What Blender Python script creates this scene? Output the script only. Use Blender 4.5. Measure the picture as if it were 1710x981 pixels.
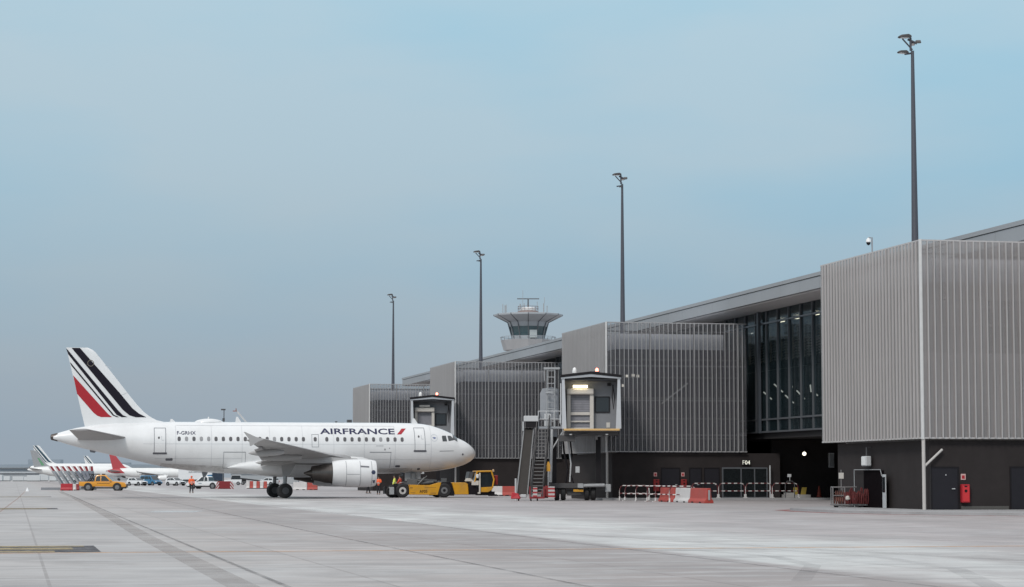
import bpy, bmesh, math, random
from mathutils import Vector, Matrix
random.seed(7)
SC = bpy.context.scene
for o in list(bpy.data.objects): bpy.data.objects.remove(o)
COL = SC.collection
R = math.radians
PI = math.pi

# ------------------------------------------------------------------ camera
cam_d = bpy.data.cameras.new('camera'); cam = bpy.data.objects.new('camera', cam_d); COL.objects.link(cam)
cam_d.sensor_width = 36.0; cam_d.lens = 36.0*3900/1710
cam_d.clip_start = 0.5; cam_d.clip_end = 20000
cam.location = (0, 0, 1.65); cam.rotation_euler = (R(90+4.494), 0, 0)
SC.camera = cam

# ------------------------------------------------------------------ sky, sun, exposure
SUN_EL, SUN_AZ = R(40), R(206)
w = bpy.data.worlds.new('World'); SC.world = w; w.use_nodes = True
nt = w.node_tree; nt.nodes.clear()
def wn(t, **k):
    n = nt.nodes.new(t)
    for a, v in k.items(): setattr(n, a, v)
    return n
def wmath(op, a, b=None, c=None):
    n = wn('ShaderNodeMath', operation=op)
    for i, v in enumerate((a, b, c)):
        if v is None: continue
        if isinstance(v, (int, float)): n.inputs[i].default_value = v
        else: nt.links.new(v, n.inputs[i])
    return n.outputs[0]
def wmix(f, a, b, t='MIX'):
    n = wn('ShaderNodeMix', data_type='RGBA', blend_type=t)
    for i, v in ((0, f), (6, a), (7, b)):
        if isinstance(v, (int, float)): n.inputs[i].default_value = v
        elif isinstance(v, tuple): n.inputs[i].default_value = (*v, 1)
        else: nt.links.new(v, n.inputs[i])
    return n.outputs[2]
sky = wn('ShaderNodeTexSky', sky_type='NISHITA', sun_disc=False, sun_elevation=SUN_EL, sun_rotation=SUN_AZ)
sky.air_density = 1.2; sky.dust_density = 3.0; sky.ozone_density = 2.0
tc = wn('ShaderNodeTexCoord'); sep = wn('ShaderNodeSeparateXYZ'); nt.links.new(tc.outputs['Generated'], sep.inputs[0])
ramp = wn('ShaderNodeValToRGB'); nt.links.new(wmath('POWER', wmath('MAXIMUM', sep.outputs[2], 0.0), 0.5), ramp.inputs[0])
cr = ramp.color_ramp
stops = [(0.0, (.345, .410, .480)), (.12, (.335, .420, .510)), (.20, (.330, .442, .548)), (.28, (.336, .498, .622)), (.37, (.355, .585, .735)),
         (.45, (.375, .645, .805)), (.60, (.72, .86, .95)), (.80, (.98, 1.03, 1.08)), (1.0, (1.10, 1.12, 1.16))]
cr.elements[0].position = stops[0][0]; cr.elements[0].color = (*stops[0][1], 1)
cr.elements[1].position = stops[-1][0]; cr.elements[1].color = (*stops[-1][1], 1)
for p, c in stops[1:-1]:
    e = cr.elements.new(p); e.color = (*c, 1)
mp = wn('ShaderNodeMapping'); mp.inputs['Scale'].default_value = (2.2, 2.2, 7.5); mp.inputs['Rotation'].default_value = (0, R(18), 0)
nt.links.new(tc.outputs['Generated'], mp.inputs[0])
nz = wn('ShaderNodeTexNoise'); nz.inputs['Scale'].default_value = 2.1; nz.inputs['Detail'].default_value = 5; nz.inputs['Roughness'].default_value = .45
nt.links.new(mp.outputs[0], nz.inputs['Vector'])
mr = wn('ShaderNodeMapRange'); mr.inputs[1].default_value = .40; mr.inputs[2].default_value = .66
nt.links.new(nz.outputs[0], mr.inputs[0])
base = ramp.outputs[0]
lum = wn('ShaderNodeHueSaturation'); lum.inputs['Saturation'].default_value = .70; lum.inputs['Value'].default_value = .97
nt.links.new(base, lum.inputs['Color'])
cloud = wmix(mr.outputs[0], base, lum.outputs[0])
# greyer towards the left of the view (-X)
gx = wn('ShaderNodeMapRange'); gx.inputs[1].default_value = .12; gx.inputs[2].default_value = -.26; gx.inputs[3].default_value = 0; gx.inputs[4].default_value = .5
nt.links.new(sep.outputs[0], gx.inputs[0])
grey = wn('ShaderNodeHueSaturation'); grey.inputs['Saturation'].default_value = .72; grey.inputs['Value'].default_value = .93
nt.links.new(cloud, grey.inputs['Color'])
cloud2 = wmix(gx.outputs[0], cloud, grey.outputs[0])
bg = wn('ShaderNodeBackground'); bg.inputs[1].default_value = 0.06        # the clear sky above the overcast
nt.links.new(sky.outputs[0], bg.inputs[0])
bg2 = wn('ShaderNodeBackground'); bg2.inputs[1].default_value = 1.0        # the overcast layer
nt.links.new(cloud2, bg2.inputs[0])
mx = wn('ShaderNodeMixShader'); mx.inputs[0].default_value = .88
nt.links.new(bg.outputs[0], mx.inputs[1]); nt.links.new(bg2.outputs[0], mx.inputs[2])
out = wn('ShaderNodeOutputWorld'); nt.links.new(mx.outputs[0], out.inputs[0])

sd = bpy.data.lights.new('sun', 'SUN'); sd.energy = 1.5; sd.angle = R(12); sd.color = (1.0, .965, .92)
so = bpy.data.objects.new('sun', sd); COL.objects.link(so)
sdir = Vector((math.sin(SUN_AZ)*math.cos(SUN_EL), math.cos(SUN_AZ)*math.cos(SUN_EL), math.sin(SUN_EL)))
so.rotation_euler = sdir.to_track_quat('Z', 'Y').to_euler(); so.location = (0, 0, 80)

SC.render.engine = 'CYCLES'
SC.view_settings.view_transform = 'Standard'; SC.view_settings.look = 'None'
SC.view_settings.exposure = 0.0; SC.view_settings.gamma = 1.0
SC.cycles.max_bounces = 8; SC.cycles.transparent_max_bounces = 16

# ------------------------------------------------------------------ frames
TH = R(12.0); CT, ST = math.cos(TH), math.sin(TH)
C1 = Vector((19.309, 110.0, 0))
def T(x, y, z=0):                   # terminal frame (x into the building, y along it away from the camera)
    return Vector((C1.x + x*CT - y*ST, C1.y + x*ST + y*CT, z))
def W(px, D, z=0):                  # world point standing at distance D under image column px
    return Vector(((px-855)/3900*D, D, z))

# ------------------------------------------------------------------ materials
MATS = {}
def mat(name, rgb, rough=.6, metal=0, noise=.12, scale=3.0, bump=0, coat=0, stretch=None, dirt=0, spec=.5):
    if name in MATS: return MATS[name]
    m = bpy.data.materials.new(name); m.use_nodes = True; t = m.node_tree; p = t.nodes['Principled BSDF']
    p.inputs['Roughness'].default_value = rough; p.inputs['Metallic'].default_value = metal
    p.inputs['Coat Weight'].default_value = coat; p.inputs['Specular IOR Level'].default_value = spec
    tc = t.nodes.new('ShaderNodeTexCoord'); mp = t.nodes.new('ShaderNodeMapping')
    t.links.new(tc.outputs['Object'], mp.inputs[0])
    if stretch: mp.inputs['Scale'].default_value = stretch
    n = t.nodes.new('ShaderNodeTexNoise'); n.inputs['Scale'].default_value = scale; n.inputs['Detail'].default_value = 6
    t.links.new(mp.outputs[0], n.inputs['Vector'])
    mx = t.nodes.new('ShaderNodeMix'); mx.data_type = 'RGBA'
    t.links.new(n.outputs[0], mx.inputs[0])
    mx.inputs[6].default_value = (*[c*(1-noise) for c in rgb], 1); mx.inputs[7].default_value = (*[min(1, c*(1+noise)) for c in rgb], 1)
    src = mx.outputs[2]
    if dirt:
        n2 = t.nodes.new('ShaderNodeTexNoise'); n2.inputs['Scale'].default_value = scale*.35; n2.inputs['Detail'].default_value = 8; n2.inputs['Roughness'].default_value = .65
        t.links.new(mp.outputs[0], n2.inputs['Vector'])
        rr = t.nodes.new('ShaderNodeMapRange'); rr.inputs[1].default_value = .5; rr.inputs[2].default_value = .75; rr.inputs[4].default_value = dirt
        t.links.new(n2.outputs[0], rr.inputs[0])
        m2 = t.nodes.new('ShaderNodeMix'); m2.data_type = 'RGBA'; t.links.new(rr.outputs[0], m2.inputs[0]); t.links.new(src, m2.inputs[6])
        m2.inputs[7].default_value = (.16, .14, .12, 1); src = m2.outputs[2]
    t.links.new(src, p.inputs['Base Color'])
    if bump:
        b = t.nodes.new('ShaderNodeBump'); b.inputs['Strength'].default_value = bump; b.inputs['Distance'].default_value = .02
        t.links.new(n.outputs[0], b.inputs['Height']); t.links.new(b.outputs[0], p.inputs['Normal'])
    MATS[name] = m
    return m
def glow(name, rgb, s):
    if name in MATS: return MATS[name]
    m = bpy.data.materials.new(name); m.use_nodes = True; t = m.node_tree; p = t.nodes['Principled BSDF']
    p.inputs['Base Color'].default_value = (*rgb, 1); p.inputs['Emission Color'].default_value = (*rgb, 1); p.inputs['Emission Strength'].default_value = s
    MATS[name] = m; return m
def striped(name, c1, c2, period, vec=(1, 0, 0), duty=.5, rough=.5, phase=0):
    if name in MATS: return MATS[name]
    m = bpy.data.materials.new(name); m.use_nodes = True; t = m.node_tree; p = t.nodes['Principled BSDF']
    p.inputs['Roughness'].default_value = rough
    tc = t.nodes.new('ShaderNodeTexCoord'); d = t.nodes.new('ShaderNodeVectorMath'); d.operation = 'DOT_PRODUCT'
    t.links.new(tc.outputs['Object'], d.inputs[0]); d.inputs[1].default_value = [v/period for v in vec]
    a = t.nodes.new('ShaderNodeMath'); a.operation = 'ADD'; t.links.new(d.outputs['Value'], a.inputs[0]); a.inputs[1].default_value = 100+phase
    f = t.nodes.new('ShaderNodeMath'); f.operation = 'FRACT'; t.links.new(a.outputs[0], f.inputs[0])
    g = t.nodes.new('ShaderNodeMath'); g.operation = 'GREATER_THAN'; t.links.new(f.outputs[0], g.inputs[0]); g.inputs[1].default_value = duty
    mx = t.nodes.new('ShaderNodeMix'); mx.data_type = 'RGBA'; t.links.new(g.outputs[0], mx.inputs[0])
    mx.inputs[6].default_value = (*c1, 1); mx.inputs[7].default_value = (*c2, 1)
    n = t.nodes.new('ShaderNodeTexNoise'); n.inputs['Scale'].default_value = 4; n.inputs['Detail'].default_value = 5
    t.links.new(tc.outputs['Object'], n.inputs['Vector'])
    m2 = t.nodes.new('ShaderNodeMix'); m2.data_type = 'RGBA'; m2.blend_type = 'MULTIPLY'; m2.inputs[0].default_value = .35
    t.links.new(mx.outputs[2], m2.inputs[6]); t.links.new(n.outputs[0], m2.inputs[7])
    t.links.new(m2.outputs[2], p.inputs['Base Color'])
    MATS[name] = m; return m
def glassy(name, rgb, trans=.5, rough=.04):
    """architectural glass: part clear, part mirror, part tint"""
    if name in MATS: return MATS[name]
    m = bpy.data.materials.new(name); m.use_nodes = True; t = m.node_tree; p = t.nodes['Principled BSDF']
    p.inputs['Base Color'].default_value = (*rgb, 1); p.inputs['Roughness'].default_value = rough; p.inputs['Specular IOR Level'].default_value = .6
    tr = t.nodes.new('ShaderNodeBsdfTransparent'); tr.inputs[0].default_value = (.82, .88, .90, 1)
    mx = t.nodes.new('ShaderNodeMixShader'); mx.inputs[0].default_value = trans
    t.links.new(p.outputs[0], mx.inputs[1]); t.links.new(tr.outputs[0], mx.inputs[2]); t.links.new(mx.outputs[0], t.nodes['Material Output'].inputs[0])
    MATS[name] = m; return m
def perforated(name, rgb, openness):
    """fine expanded-metal sheet: its holes are far smaller than a pixel, so they become an even share of openness"""
    if name in MATS: return MATS[name]
    m = bpy.data.materials.new(name); m.use_nodes = True; t = m.node_tree; p = t.nodes['Principled BSDF']
    p.inputs['Roughness'].default_value = .5; p.inputs['Metallic'].default_value = .3
    tc = t.nodes.new('ShaderNodeTexCoord')
    n = t.nodes.new('ShaderNodeTexNoise'); n.inputs['Scale'].default_value = .9; n.inputs['Detail'].default_value = 5
    mp = t.nodes.new('ShaderNodeMapping'); mp.inputs['Scale'].default_value = (1, 1, .25)
    t.links.new(tc.outputs['Object'], mp.inputs[0]); t.links.new(mp.outputs[0], n.inputs['Vector'])
    mx = t.nodes.new('ShaderNodeMix'); mx.data_type = 'RGBA'; t.links.new(n.outputs[0], mx.inputs[0])
    mx.inputs[6].default_value = (*[c*.95 for c in rgb], 1); mx.inputs[7].default_value = (*[c*1.05 for c in rgb], 1)
    # every sheet has aged a little differently; rain has left faint vertical streaks
    dv = t.nodes.new('ShaderNodeVectorMath'); dv.operation = 'MULTIPLY'; dv.inputs[1].default_value = (1/3.25, 1/4.4, 1/2.5); t.links.new(tc.outputs['Object'], dv.inputs[0])
    fl = t.nodes.new('ShaderNodeVectorMath'); fl.operation = 'FLOOR'; t.links.new(dv.outputs[0], fl.inputs[0])
    wn_ = t.nodes.new('ShaderNodeTexWhiteNoise'); t.links.new(fl.outputs[0], wn_.inputs['Vector'])
    n3 = t.nodes.new('ShaderNodeTexNoise'); n3.inputs['Scale'].default_value = 2.2; n3.inputs['Detail'].default_value = 4
    mp3 = t.nodes.new('ShaderNodeMapping'); mp3.inputs['Scale'].default_value = (1, 1, .06); t.links.new(tc.outputs['Object'], mp3.inputs[0]); t.links.new(mp3.outputs[0], n3.inputs['Vector'])
    ad = t.nodes.new('ShaderNodeMath'); ad.operation = 'MULTIPLY_ADD'; t.links.new(wn_.outputs[0], ad.inputs[0]); ad.inputs[1].default_value = .16; ad.inputs[2].default_value = .84
    a2 = t.nodes.new('ShaderNodeMath'); a2.operation = 'MULTIPLY_ADD'; t.links.new(n3.outputs[0], a2.inputs[0]); a2.inputs[1].default_value = .35; a2.inputs[2].default_value = -.10
    a3 = t.nodes.new('ShaderNodeMath'); a3.operation = 'ADD'; t.links.new(ad.outputs[0], a3.inputs[0]); t.links.new(a2.outputs[0], a3.inputs[1])
    sc_ = t.nodes.new('ShaderNodeVectorMath'); sc_.operation = 'SCALE'; t.links.new(mx.outputs[2], sc_.inputs[0]); t.links.new(a3.outputs[0], sc_.inputs['Scale'])
    t.links.new(sc_.outputs[0], p.inputs['Base Color'])
    tr = t.nodes.new('ShaderNodeBsdfTransparent'); s = t.nodes.new('ShaderNodeMixShader')
    mr = t.nodes.new('ShaderNodeMapRange'); mr.inputs[3].default_value = openness-.015; mr.inputs[4].default_value = openness+.015
    t.links.new(n.outputs[0], mr.inputs[0]); t.links.new(mr.outputs[0], s.inputs[0])
    t.links.new(p.outputs[0], s.inputs[1]); t.links.new(tr.outputs[0], s.inputs[2]); t.links.new(s.outputs[0], t.nodes['Material Output'].inputs[0])
    MATS[name] = m; return m

# ------------------------------------------------------------------ mesh building
class MB:
    def __init__(s): s.v = []; s.f = []; s.mi = []; s.cur = 0
    def add(s, vs, fs):
        b = len(s.v); s.v += [tuple(v) for v in vs]
        for f in fs: s.f.append([i+b for i in f]); s.mi.append(s.cur)
        return s
    def box(s, x0, x1, y0, y1, z0, z1):
        return s.add([(x0,y0,z0),(x1,y0,z0),(x1,y1,z0),(x0,y1,z0),(x0,y0,z1),(x1,y0,z1),(x1,y1,z1),(x0,y1,z1)],
                     [(0,3,2,1),(4,5,6,7),(0,1,5,4),(1,2,6,5),(2,3,7,6),(3,0,4,7)])
    def hexa(s, lo, hi):            # two quads (4 points each)
        return s.add(list(lo)+list(hi), [(0,3,2,1),(4,5,6,7),(0,1,5,4),(1,2,6,5),(2,3,7,6),(3,0,4,7)])
    def quad(s, a, b, c, d): return s.add([a,b,c,d], [(0,1,2,3)])
    def prism(s, poly, y0, y1, top=None):   # (x,z) polygon pulled along y
        n = len(poly); p2 = top or poly
        vs = [(x,y0,z) for x,z in poly]+[(x,y1,z) for x,z in p2]
        fs = [list(range(n)), list(range(2*n-1, n-1, -1))]+[(i,i+n,(i+1)%n+n,(i+1)%n) for i in range(n)]
        return s.add(vs, fs)
    def plate(s, poly, z0, z1):     # (x,y) polygon pulled along z
        n = len(poly); vs = [(x,y,z0) for x,y in poly]+[(x,y,z1) for x,y in poly]
        fs = [list(range(n-1,-1,-1)), list(range(n, 2*n))]+[(i,(i+1)%n,(i+1)%n+n,i+n) for i in range(n)]
        return s.add(vs, fs)
    def rings(s, rs, cap=True, closed=True):
        n = len(rs[0]); vs = [p for r in rs for p in r]; fs = []
        for k in range(len(rs)-1):
            for i in range(n if closed else n-1):
                a = k*n+i; b = k*n+(i+1)%n; fs.append((a,b,b+n,a+n))
        if cap and closed:
            fs.append(list(range(n-1,-1,-1))); fs.append(list(range((len(rs)-1)*n, len(rs)*n)))
        return s.add(vs, fs)
    def tube(s, p0, p1, r0, r1=None, n=10, cap=True):
        p0, p1 = Vector(p0), Vector(p1); r1 = r0 if r1 is None else r1
        d = (p1-p0).normalized(); u = d.orthogonal().normalized(); v = d.cross(u)
        mk = lambda c, r: [c+u*(r*math.cos(2*PI*i/n))+v*(r*math.sin(2*PI*i/n)) for i in range(n)]
        return s.rings([mk(p0,r0), mk(p1,r1)], cap)
    def path(s, pts, r, n=8):
        pts = [Vector(p) for p in pts]; rs = []; u = None
        for i, p in enumerate(pts):
            d = (pts[min(i+1,len(pts)-1)]-pts[max(i-1,0)]).normalized()
            u = (d.orthogonal() if u is None else u-d*u.dot(d)).normalized(); v = d.cross(u)
            rr = r[i] if isinstance(r, (list, tuple)) else r
            rs.append([p+u*(rr*math.cos(2*PI*k/n))+v*(rr*math.sin(2*PI*k/n)) for k in range(n)])
        return s.rings(rs)
    def lathe(s, prof, o=(0,0,0), ax='z', n=24, cap=True):   # prof: (along, radius)
        o = Vector(o); rs = []
        for a, r in prof:
            ring = []
            for i in range(n):
                c, q = r*math.cos(2*PI*i/n), r*math.sin(2*PI*i/n)
                ring.append(o+Vector({'z':(c,q,a),'x':(a,c,q),'y':(q,a,c)}[ax]))
            rs.append(ring)
        return s.rings(rs, cap)
    def move(s, M):
        s.v = [tuple(M @ Vector(v)) for v in s.v]; return s
    def build(s, name, m, parent=None, bevel=0, smooth=0, seg=1):
        me = bpy.data.meshes.new(name); me.from_pydata(s.v, [], s.f)
        ms = m if isinstance(m, (list, tuple)) else [m]
        for q in ms: me.materials.append(q)
        if len(ms) > 1: me.polygons.foreach_set('material_index', s.mi)
        bm = bmesh.new(); bm.from_mesh(me)
        bmesh.ops.remove_doubles(bm, verts=bm.verts, dist=1e-5)
        bmesh.ops.recalc_face_normals(bm, faces=bm.faces)
        if bevel:
            es = [e for e in bm.edges if len(e.link_faces) == 2 and e.calc_face_angle(0) > .5]
            bmesh.ops.bevel(bm, geom=es, offset=bevel, segments=seg, affect='EDGES', profile=.6)
        bm.to_mesh(me); bm.free()
        if smooth:
            me.polygons.foreach_set('use_smooth', [True]*len(me.polygons)); me.set_sharp_from_angle(angle=R(smooth))
        o = bpy.data.objects.new(name, me); COL.objects.link(o)
        if parent is not None: o.parent = parent
        return o
def tag(o, label=None, cat=None, group=None, kind=None):
    for k, v in (('label', label), ('category', cat), ('group', group), ('kind', kind)):
        if v: o[k] = v
    return o
def thing(name, label, cat, loc=(0,0,0), rz=0, group=None):
    o = bpy.data.objects.new(name, None); o.empty_display_size = .3; COL.objects.link(o)
    o.location = loc; o.rotation_euler = (0, 0, rz); return tag(o, label, cat, group)
def structure(name, mb, m): return tag(mb.build(name, m), kind='structure')
def kids(o): return [c for c in bpy.data.objects if c.parent == o]
def copy_tree(o, parent=None):
    c = o.copy(); COL.objects.link(c); c.parent = parent
    for k in kids(o): copy_tree(k, c)
    return c
def text_mesh(body, bold=0.0):
    """lettering as flat triangles, scaled into the unit box"""
    cu = bpy.data.curves.new('lettering', 'FONT'); cu.body = body; cu.offset = bold; cu.resolution_u = 3
    ob = bpy.data.objects.new('lettering', cu); COL.objects.link(ob)
    dg = bpy.context.evaluated_depsgraph_get(); me = bpy.data.meshes.new_from_object(ob.evaluated_get(dg))
    vs = [v.co.copy() for v in me.vertices]; fs = [list(p.vertices) for p in me.polygons]
    bpy.data.objects.remove(ob); bpy.data.curves.remove(cu); bpy.data.meshes.remove(me)
    x0 = min(v.x for v in vs); x1 = max(v.x for v in vs); y0 = min(v.y for v in vs); y1 = max(v.y for v in vs)
    return [((v.x-x0)/(x1-x0), (v.y-y0)/(y1-y0)) for v in vs], fs

# ------------------------------------------------------------------ shared materials
WHITE = mat('white_paint', (.78,.78,.77), .35, noise=.05, scale=.8, coat=.3, dirt=.10)
GREYP = mat('grey_paint', (.34,.35,.36), .5, noise=.1)
LGREY = mat('light_grey_paint', (.52,.53,.54), .5, noise=.08, dirt=.15)
DGREY = mat('dark_grey_steel', (.07,.07,.075), .5, noise=.2)
BLACK = mat('black_rubber', (.018,.017,.018), .7, noise=.3)
BLKP = mat('black_paint', (.011,.009,.011), .5, noise=.2, spec=.25)
YEL = mat('yellow_paint', (.62,.30,.012), .45, noise=.15, coat=.1, dirt=.4)
ORG = mat('orange_yellow_paint', (.70,.30,.02), .35, noise=.06, coat=.4, dirt=.12)
RED = mat('red_paint', (.38,.012,.022), .4, noise=.1)
DRED = mat('dull_and_shaded_red', (.24,.02,.02), .5, noise=.25)
CHAR = mat('charcoal_render', (.033,.028,.028), .9, noise=.25, scale=1.2, bump=.1, spec=.2)
STEEL = mat('galvanised_steel', (.36,.37,.39), .45, .5, noise=.15)
TINT = mat('tinted_glass', (.02,.026,.03), .06, noise=.1, spec=.8)
DOORG = mat('dark_door_paint', (.018,.017,.022), .6, noise=.1, spec=.25)
NAVY = mat('navy_paint', (.010,.008,.016), .55, noise=.08, spec=.2)
# ================================================================== GROUND
def apron_material():
    m = bpy.data.materials.new('apron_concrete'); m.use_nodes = True; t = m.node_tree; p = t.nodes['Principled BSDF']; L = t.links.new
    def N(k, **a):
        n = t.nodes.new(k)
        for q, v in a.items(): setattr(n, q, v)
        return n
    def noise(scale, detail, rough=.55, st=(1,1,1)):
        mp = N('ShaderNodeMapping'); mp.inputs['Scale'].default_value = st; L(tc.outputs['Object'], mp.inputs[0])
        n = N('ShaderNodeTexNoise'); n.inputs['Scale'].default_value = scale; n.inputs['Detail'].default_value = detail; n.inputs['Roughness'].default_value = rough
        L(mp.outputs[0], n.inputs['Vector']); return n.outputs[0]
    def rng(v, a, b, c=0, d=1):
        n = N('ShaderNodeMapRange'); n.interpolation_type = 'SMOOTHSTEP'
        for i, q in enumerate((a,b,c,d)): n.inputs[i+1].default_value = q
        L(v, n.inputs[0]); return n.outputs[0]
    def mth(op, a, b):
        n = N('ShaderNodeMath', operation=op)
        for i, q in enumerate((a,b)):
            if isinstance(q, (int,float)): n.inputs[i].default_value = q
            else: L(q, n.inputs[i])
        return n.outputs[0]
    def mix(f, a, b, bt='MIX'):
        n = N('ShaderNodeMix', data_type='RGBA', blend_type=bt)
        for i, q in ((0,f),(6,a),(7,b)):
            if isinstance(q,(int,float)): n.inputs[i].default_value = q
            elif isinstance(q, tuple): n.inputs[i].default_value = (*q,1)
            else: L(q, n.inputs[i])
        return n.outputs[2]
    tc = N('ShaderNodeTexCoord'); sp = N('ShaderNodeSeparateXYZ'); L(tc.outputs['Object'], sp.inputs[0])
    x = sp.outputs[0]; y = sp.outputs[1]
    wob = mth('MULTIPLY', mth('SUBTRACT', noise(.06, 3), .5), 5.0)
    xw = mth('ADD', x, wob)
    # lanes of concrete poured at different times, along the terminal
    rp = N('ShaderNodeValToRGB'); L(rng(x, -60, 10), rp.inputs[0])
    # (plain linear position instead of the smooth step)
    lin = N('ShaderNodeMapRange'); lin.inputs[1].default_value = -60; lin.inputs[2].default_value = 10; L(x, lin.inputs[0]); L(lin.outputs[0], rp.inputs[0])
    cr = rp.color_ramp; A = lambda v: (v+60)/70
    st = [(-60,(.39,.38,.382)),(-38.4,(.405,.395,.397)),(-37.8,(.40,.38,.375)),(-33.1,(.385,.352,.347)),(-32.7,(.315,.284,.280)),(-27.7,(.32,.29,.29)),(-27.3,(.40,.375,.38)),(-12,(.37,.345,.355)),(10,(.355,.33,.335))]
    cr.elements[0].position = A(-60); cr.elements[0].color = (*st[0][1],1); cr.elements[1].position = 1; cr.elements[1].color = (*st[-1][1],1)
    for q, c in st[1:-1]:
        e = cr.elements.new(A(q)); e.color = (*c,1)
    col = rp.outputs[0]
    # bleached newer concrete
    lt = mth('MULTIPLY', mth('ADD', .35, mth('MULTIPLY', .65, rng(noise(.16, 6, .65, (1,.3,1)), .42, .58))), mth('MULTIPLY', rng(x, -27.75, -27.3), rng(xw, -17.5, -22.5)))
    col = mix(mth('MULTIPLY', lt, .95), col, (.60,.62,.62))
    lt2 = mth('MULTIPLY', rng(noise(.09, 5, .62), .5, .66), .45)
    col = mix(lt2, col, (.47,.475,.485))
    # slabs with their own tone, dark joints
    bk = N('ShaderNodeTexBrick'); bk.offset = 0; bk.inputs['Scale'].default_value = 1; bk.inputs['Brick Width'].default_value = 5.15; bk.inputs['Row Height'].default_value = 6.0
    bk.inputs['Mortar Size'].default_value = .035; bk.inputs['Mortar Smooth'].default_value = .3; bk.inputs['Color1'].default_value = (.9,.9,.9,1); bk.inputs['Color2'].default_value = (1.08,1.07,1.06,1); bk.inputs['Mortar'].default_value = (.66,.63,.62,1)
    L(tc.outputs['Object'], bk.inputs['Vector']); col = mix(.8, col, bk.outputs[0], 'MULTIPLY')
    # stains, brushing, grain
    col = mix(mth('MULTIPLY', rng(noise(.30, 7, .6, (1,.5,1)), .46, .64), .42), col, (.25,.235,.235))
    col = mix(mth('MULTIPLY', rng(noise(.8, 7, .65, (.35,1,1)), .46, .62), .42), col, (.24,.235,.24))
    col = mix(mth('MULTIPLY', rng(noise(1.1, 6, .65, (.4,1,1)), .48, .64), .45), col, (.50,.51,.52))
    col = mix(.16, col, noise(22, 3), 'OVERLAY')
    col = mix(1.0, col, (.985,.965,.945), 'MULTIPLY')
    L(col, p.inputs['Base Color']); p.inputs['Roughness'].default_value = .62; p.inputs['Specular IOR Level'].default_value = .32
    b = N('ShaderNodeBump'); b.inputs['Strength'].default_value = .15; b.inputs['Distance'].default_value = .01; L(noise(14, 4), b.inputs['Height']); L(b.outputs[0], p.inputs['Normal'])
    return m
g = MB()
xs = [-5000,-1500,-400,-150,-60,-30,0,30,80,400,1500,5000]; ys = [-3000,-600,-200,-110,-60,-20,30,90,180,400,1000,2500,6000]
vs = [(a,b,0) for b in ys for a in xs]; fs = [(j*len(xs)+i, j*len(xs)+i+1, (j+1)*len(xs)+i+1, (j+1)*len(xs)+i) for j in range(len(ys)-1) for i in range(len(xs)-1)]
g.add(vs, fs)
apron = structure('apron', g, apron_material()); apron.location = C1; apron.rotation_euler = (0,0,TH)

def ground_strip(name, pts, wd, z, m):
    mb = MB(); L_, R_ = [], []
    for i, q in enumerate(pts):
        a = Vector(pts[max(0,i-1)]); b = Vector(pts[min(len(pts)-1,i+1)]); d = (b-a).normalized(); nrm = Vector((-d.y, d.x))
        L_.append((q[0]+nrm.x*wd/2, q[1]+nrm.y*wd/2, z)); R_.append((q[0]-nrm.x*wd/2, q[1]-nrm.y*wd/2, z))
    n = len(pts); mb.add(L_+R_, [(i,i+1,n+i+1,n+i) for i in range(n-1)])
    o = structure(name, mb, m); o.location = C1; o.rotation_euler = (0,0,TH); return o
def worn(name, rgb, opacity, scale=1.2):
    m = bpy.data.materials.new(name); m.use_nodes = True; t = m.node_tree; p = t.nodes['Principled BSDF']; p.inputs['Roughness'].default_value = .7
    p.inputs['Base Color'].default_value = (*rgb,1)
    tc = t.nodes.new('ShaderNodeTexCoord'); n = t.nodes.new('ShaderNodeTexNoise'); n.inputs['Scale'].default_value = scale; n.inputs['Detail'].default_value = 6; n.inputs['Roughness'].default_value = .7
    t.links.new(tc.outputs['Object'], n.inputs['Vector'])
    r = t.nodes.new('ShaderNodeMapRange'); r.inputs[1].default_value = .36; r.inputs[2].default_value = .66; r.inputs[3].default_value = opacity; r.inputs[4].default_value = opacity*.25
    t.links.new(n.outputs[0], r.inputs[0])
    tr = t.nodes.new('ShaderNodeBsdfTransparent'); s = t.nodes.new('ShaderNodeMixShader'); t.links.new(r.outputs[0], s.inputs[0]); t.links.new(tr.outputs[0], s.inputs[1]); t.links.new(p.outputs[0], s.inputs[2]); t.links.new(s.outputs[0], t.nodes['Material Output'].inputs[0])
    return m
ORANGE_LINE = worn('faded_orange_line_paint', (.62,.33,.15), 1.0, 3); JOINT = worn('sealed_joint', (.14,.13,.13), .5, .6); RUBM = worn('tyre_rubber_film', (.20,.19,.195), .17, .55)
PALE = worn('pale_concrete_patch', (.62,.66,.68), .75, .5)
ground_strip('stand_line', [(-70,-51.6),(-42,-51.5),(-24,-51.1),(-5,-51.0),(20,-51)], .32, .004, ORANGE_LINE)
ground_strip('guide_line', [(-42.4,10),(-41.4,85),(-40.2,200)], .10, .004, worn('faint_guide_line', (.45,.27,.2), .5, 3))
ground_strip('repair_strip', [(-38.42,-80),(-38.2,-40),(-37.75,0),(-37.0,90),(-36.7,165)], .5, .004, worn('repair_strip_concrete', (.28,.24,.22), .32, .8))
ground_strip('joint_line', [(-37.75,-80),(-37.4,0),(-36.7,120),(-36.2,220)], .10, .008, JOINT)
ground_strip('joint_line', [(-33.35,-80),(-32.9,-29),(-32,24),(-29.6,182)], .09, .008, JOINT)
ground_strip('joint_line', [(-28.2,-80),(-27.9,-39),(-27.2,18),(-25.6,94)], .08, .008, JOINT)
ground_strip('tyre_and_shade_mark', [(-33,-49),(-28.6,-50.5),(-26.7,-53.0),(-26.3,-57),(-27.2,-62),(-29.5,-68)], .32, .012, RUBM)
ground_strip('tyre_and_shade_mark', [(-31,-47),(-26.5,-49),(-24.7,-53),(-24.3,-58),(-25.2,-64),(-27.5,-71)], .36, .012, RUBM)
ground_strip('tyre_and_shade_mark', [(-27,-30),(-25.2,-44),(-23.6,-54),(-21,-66)], .45, .016, RUBM)
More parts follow.
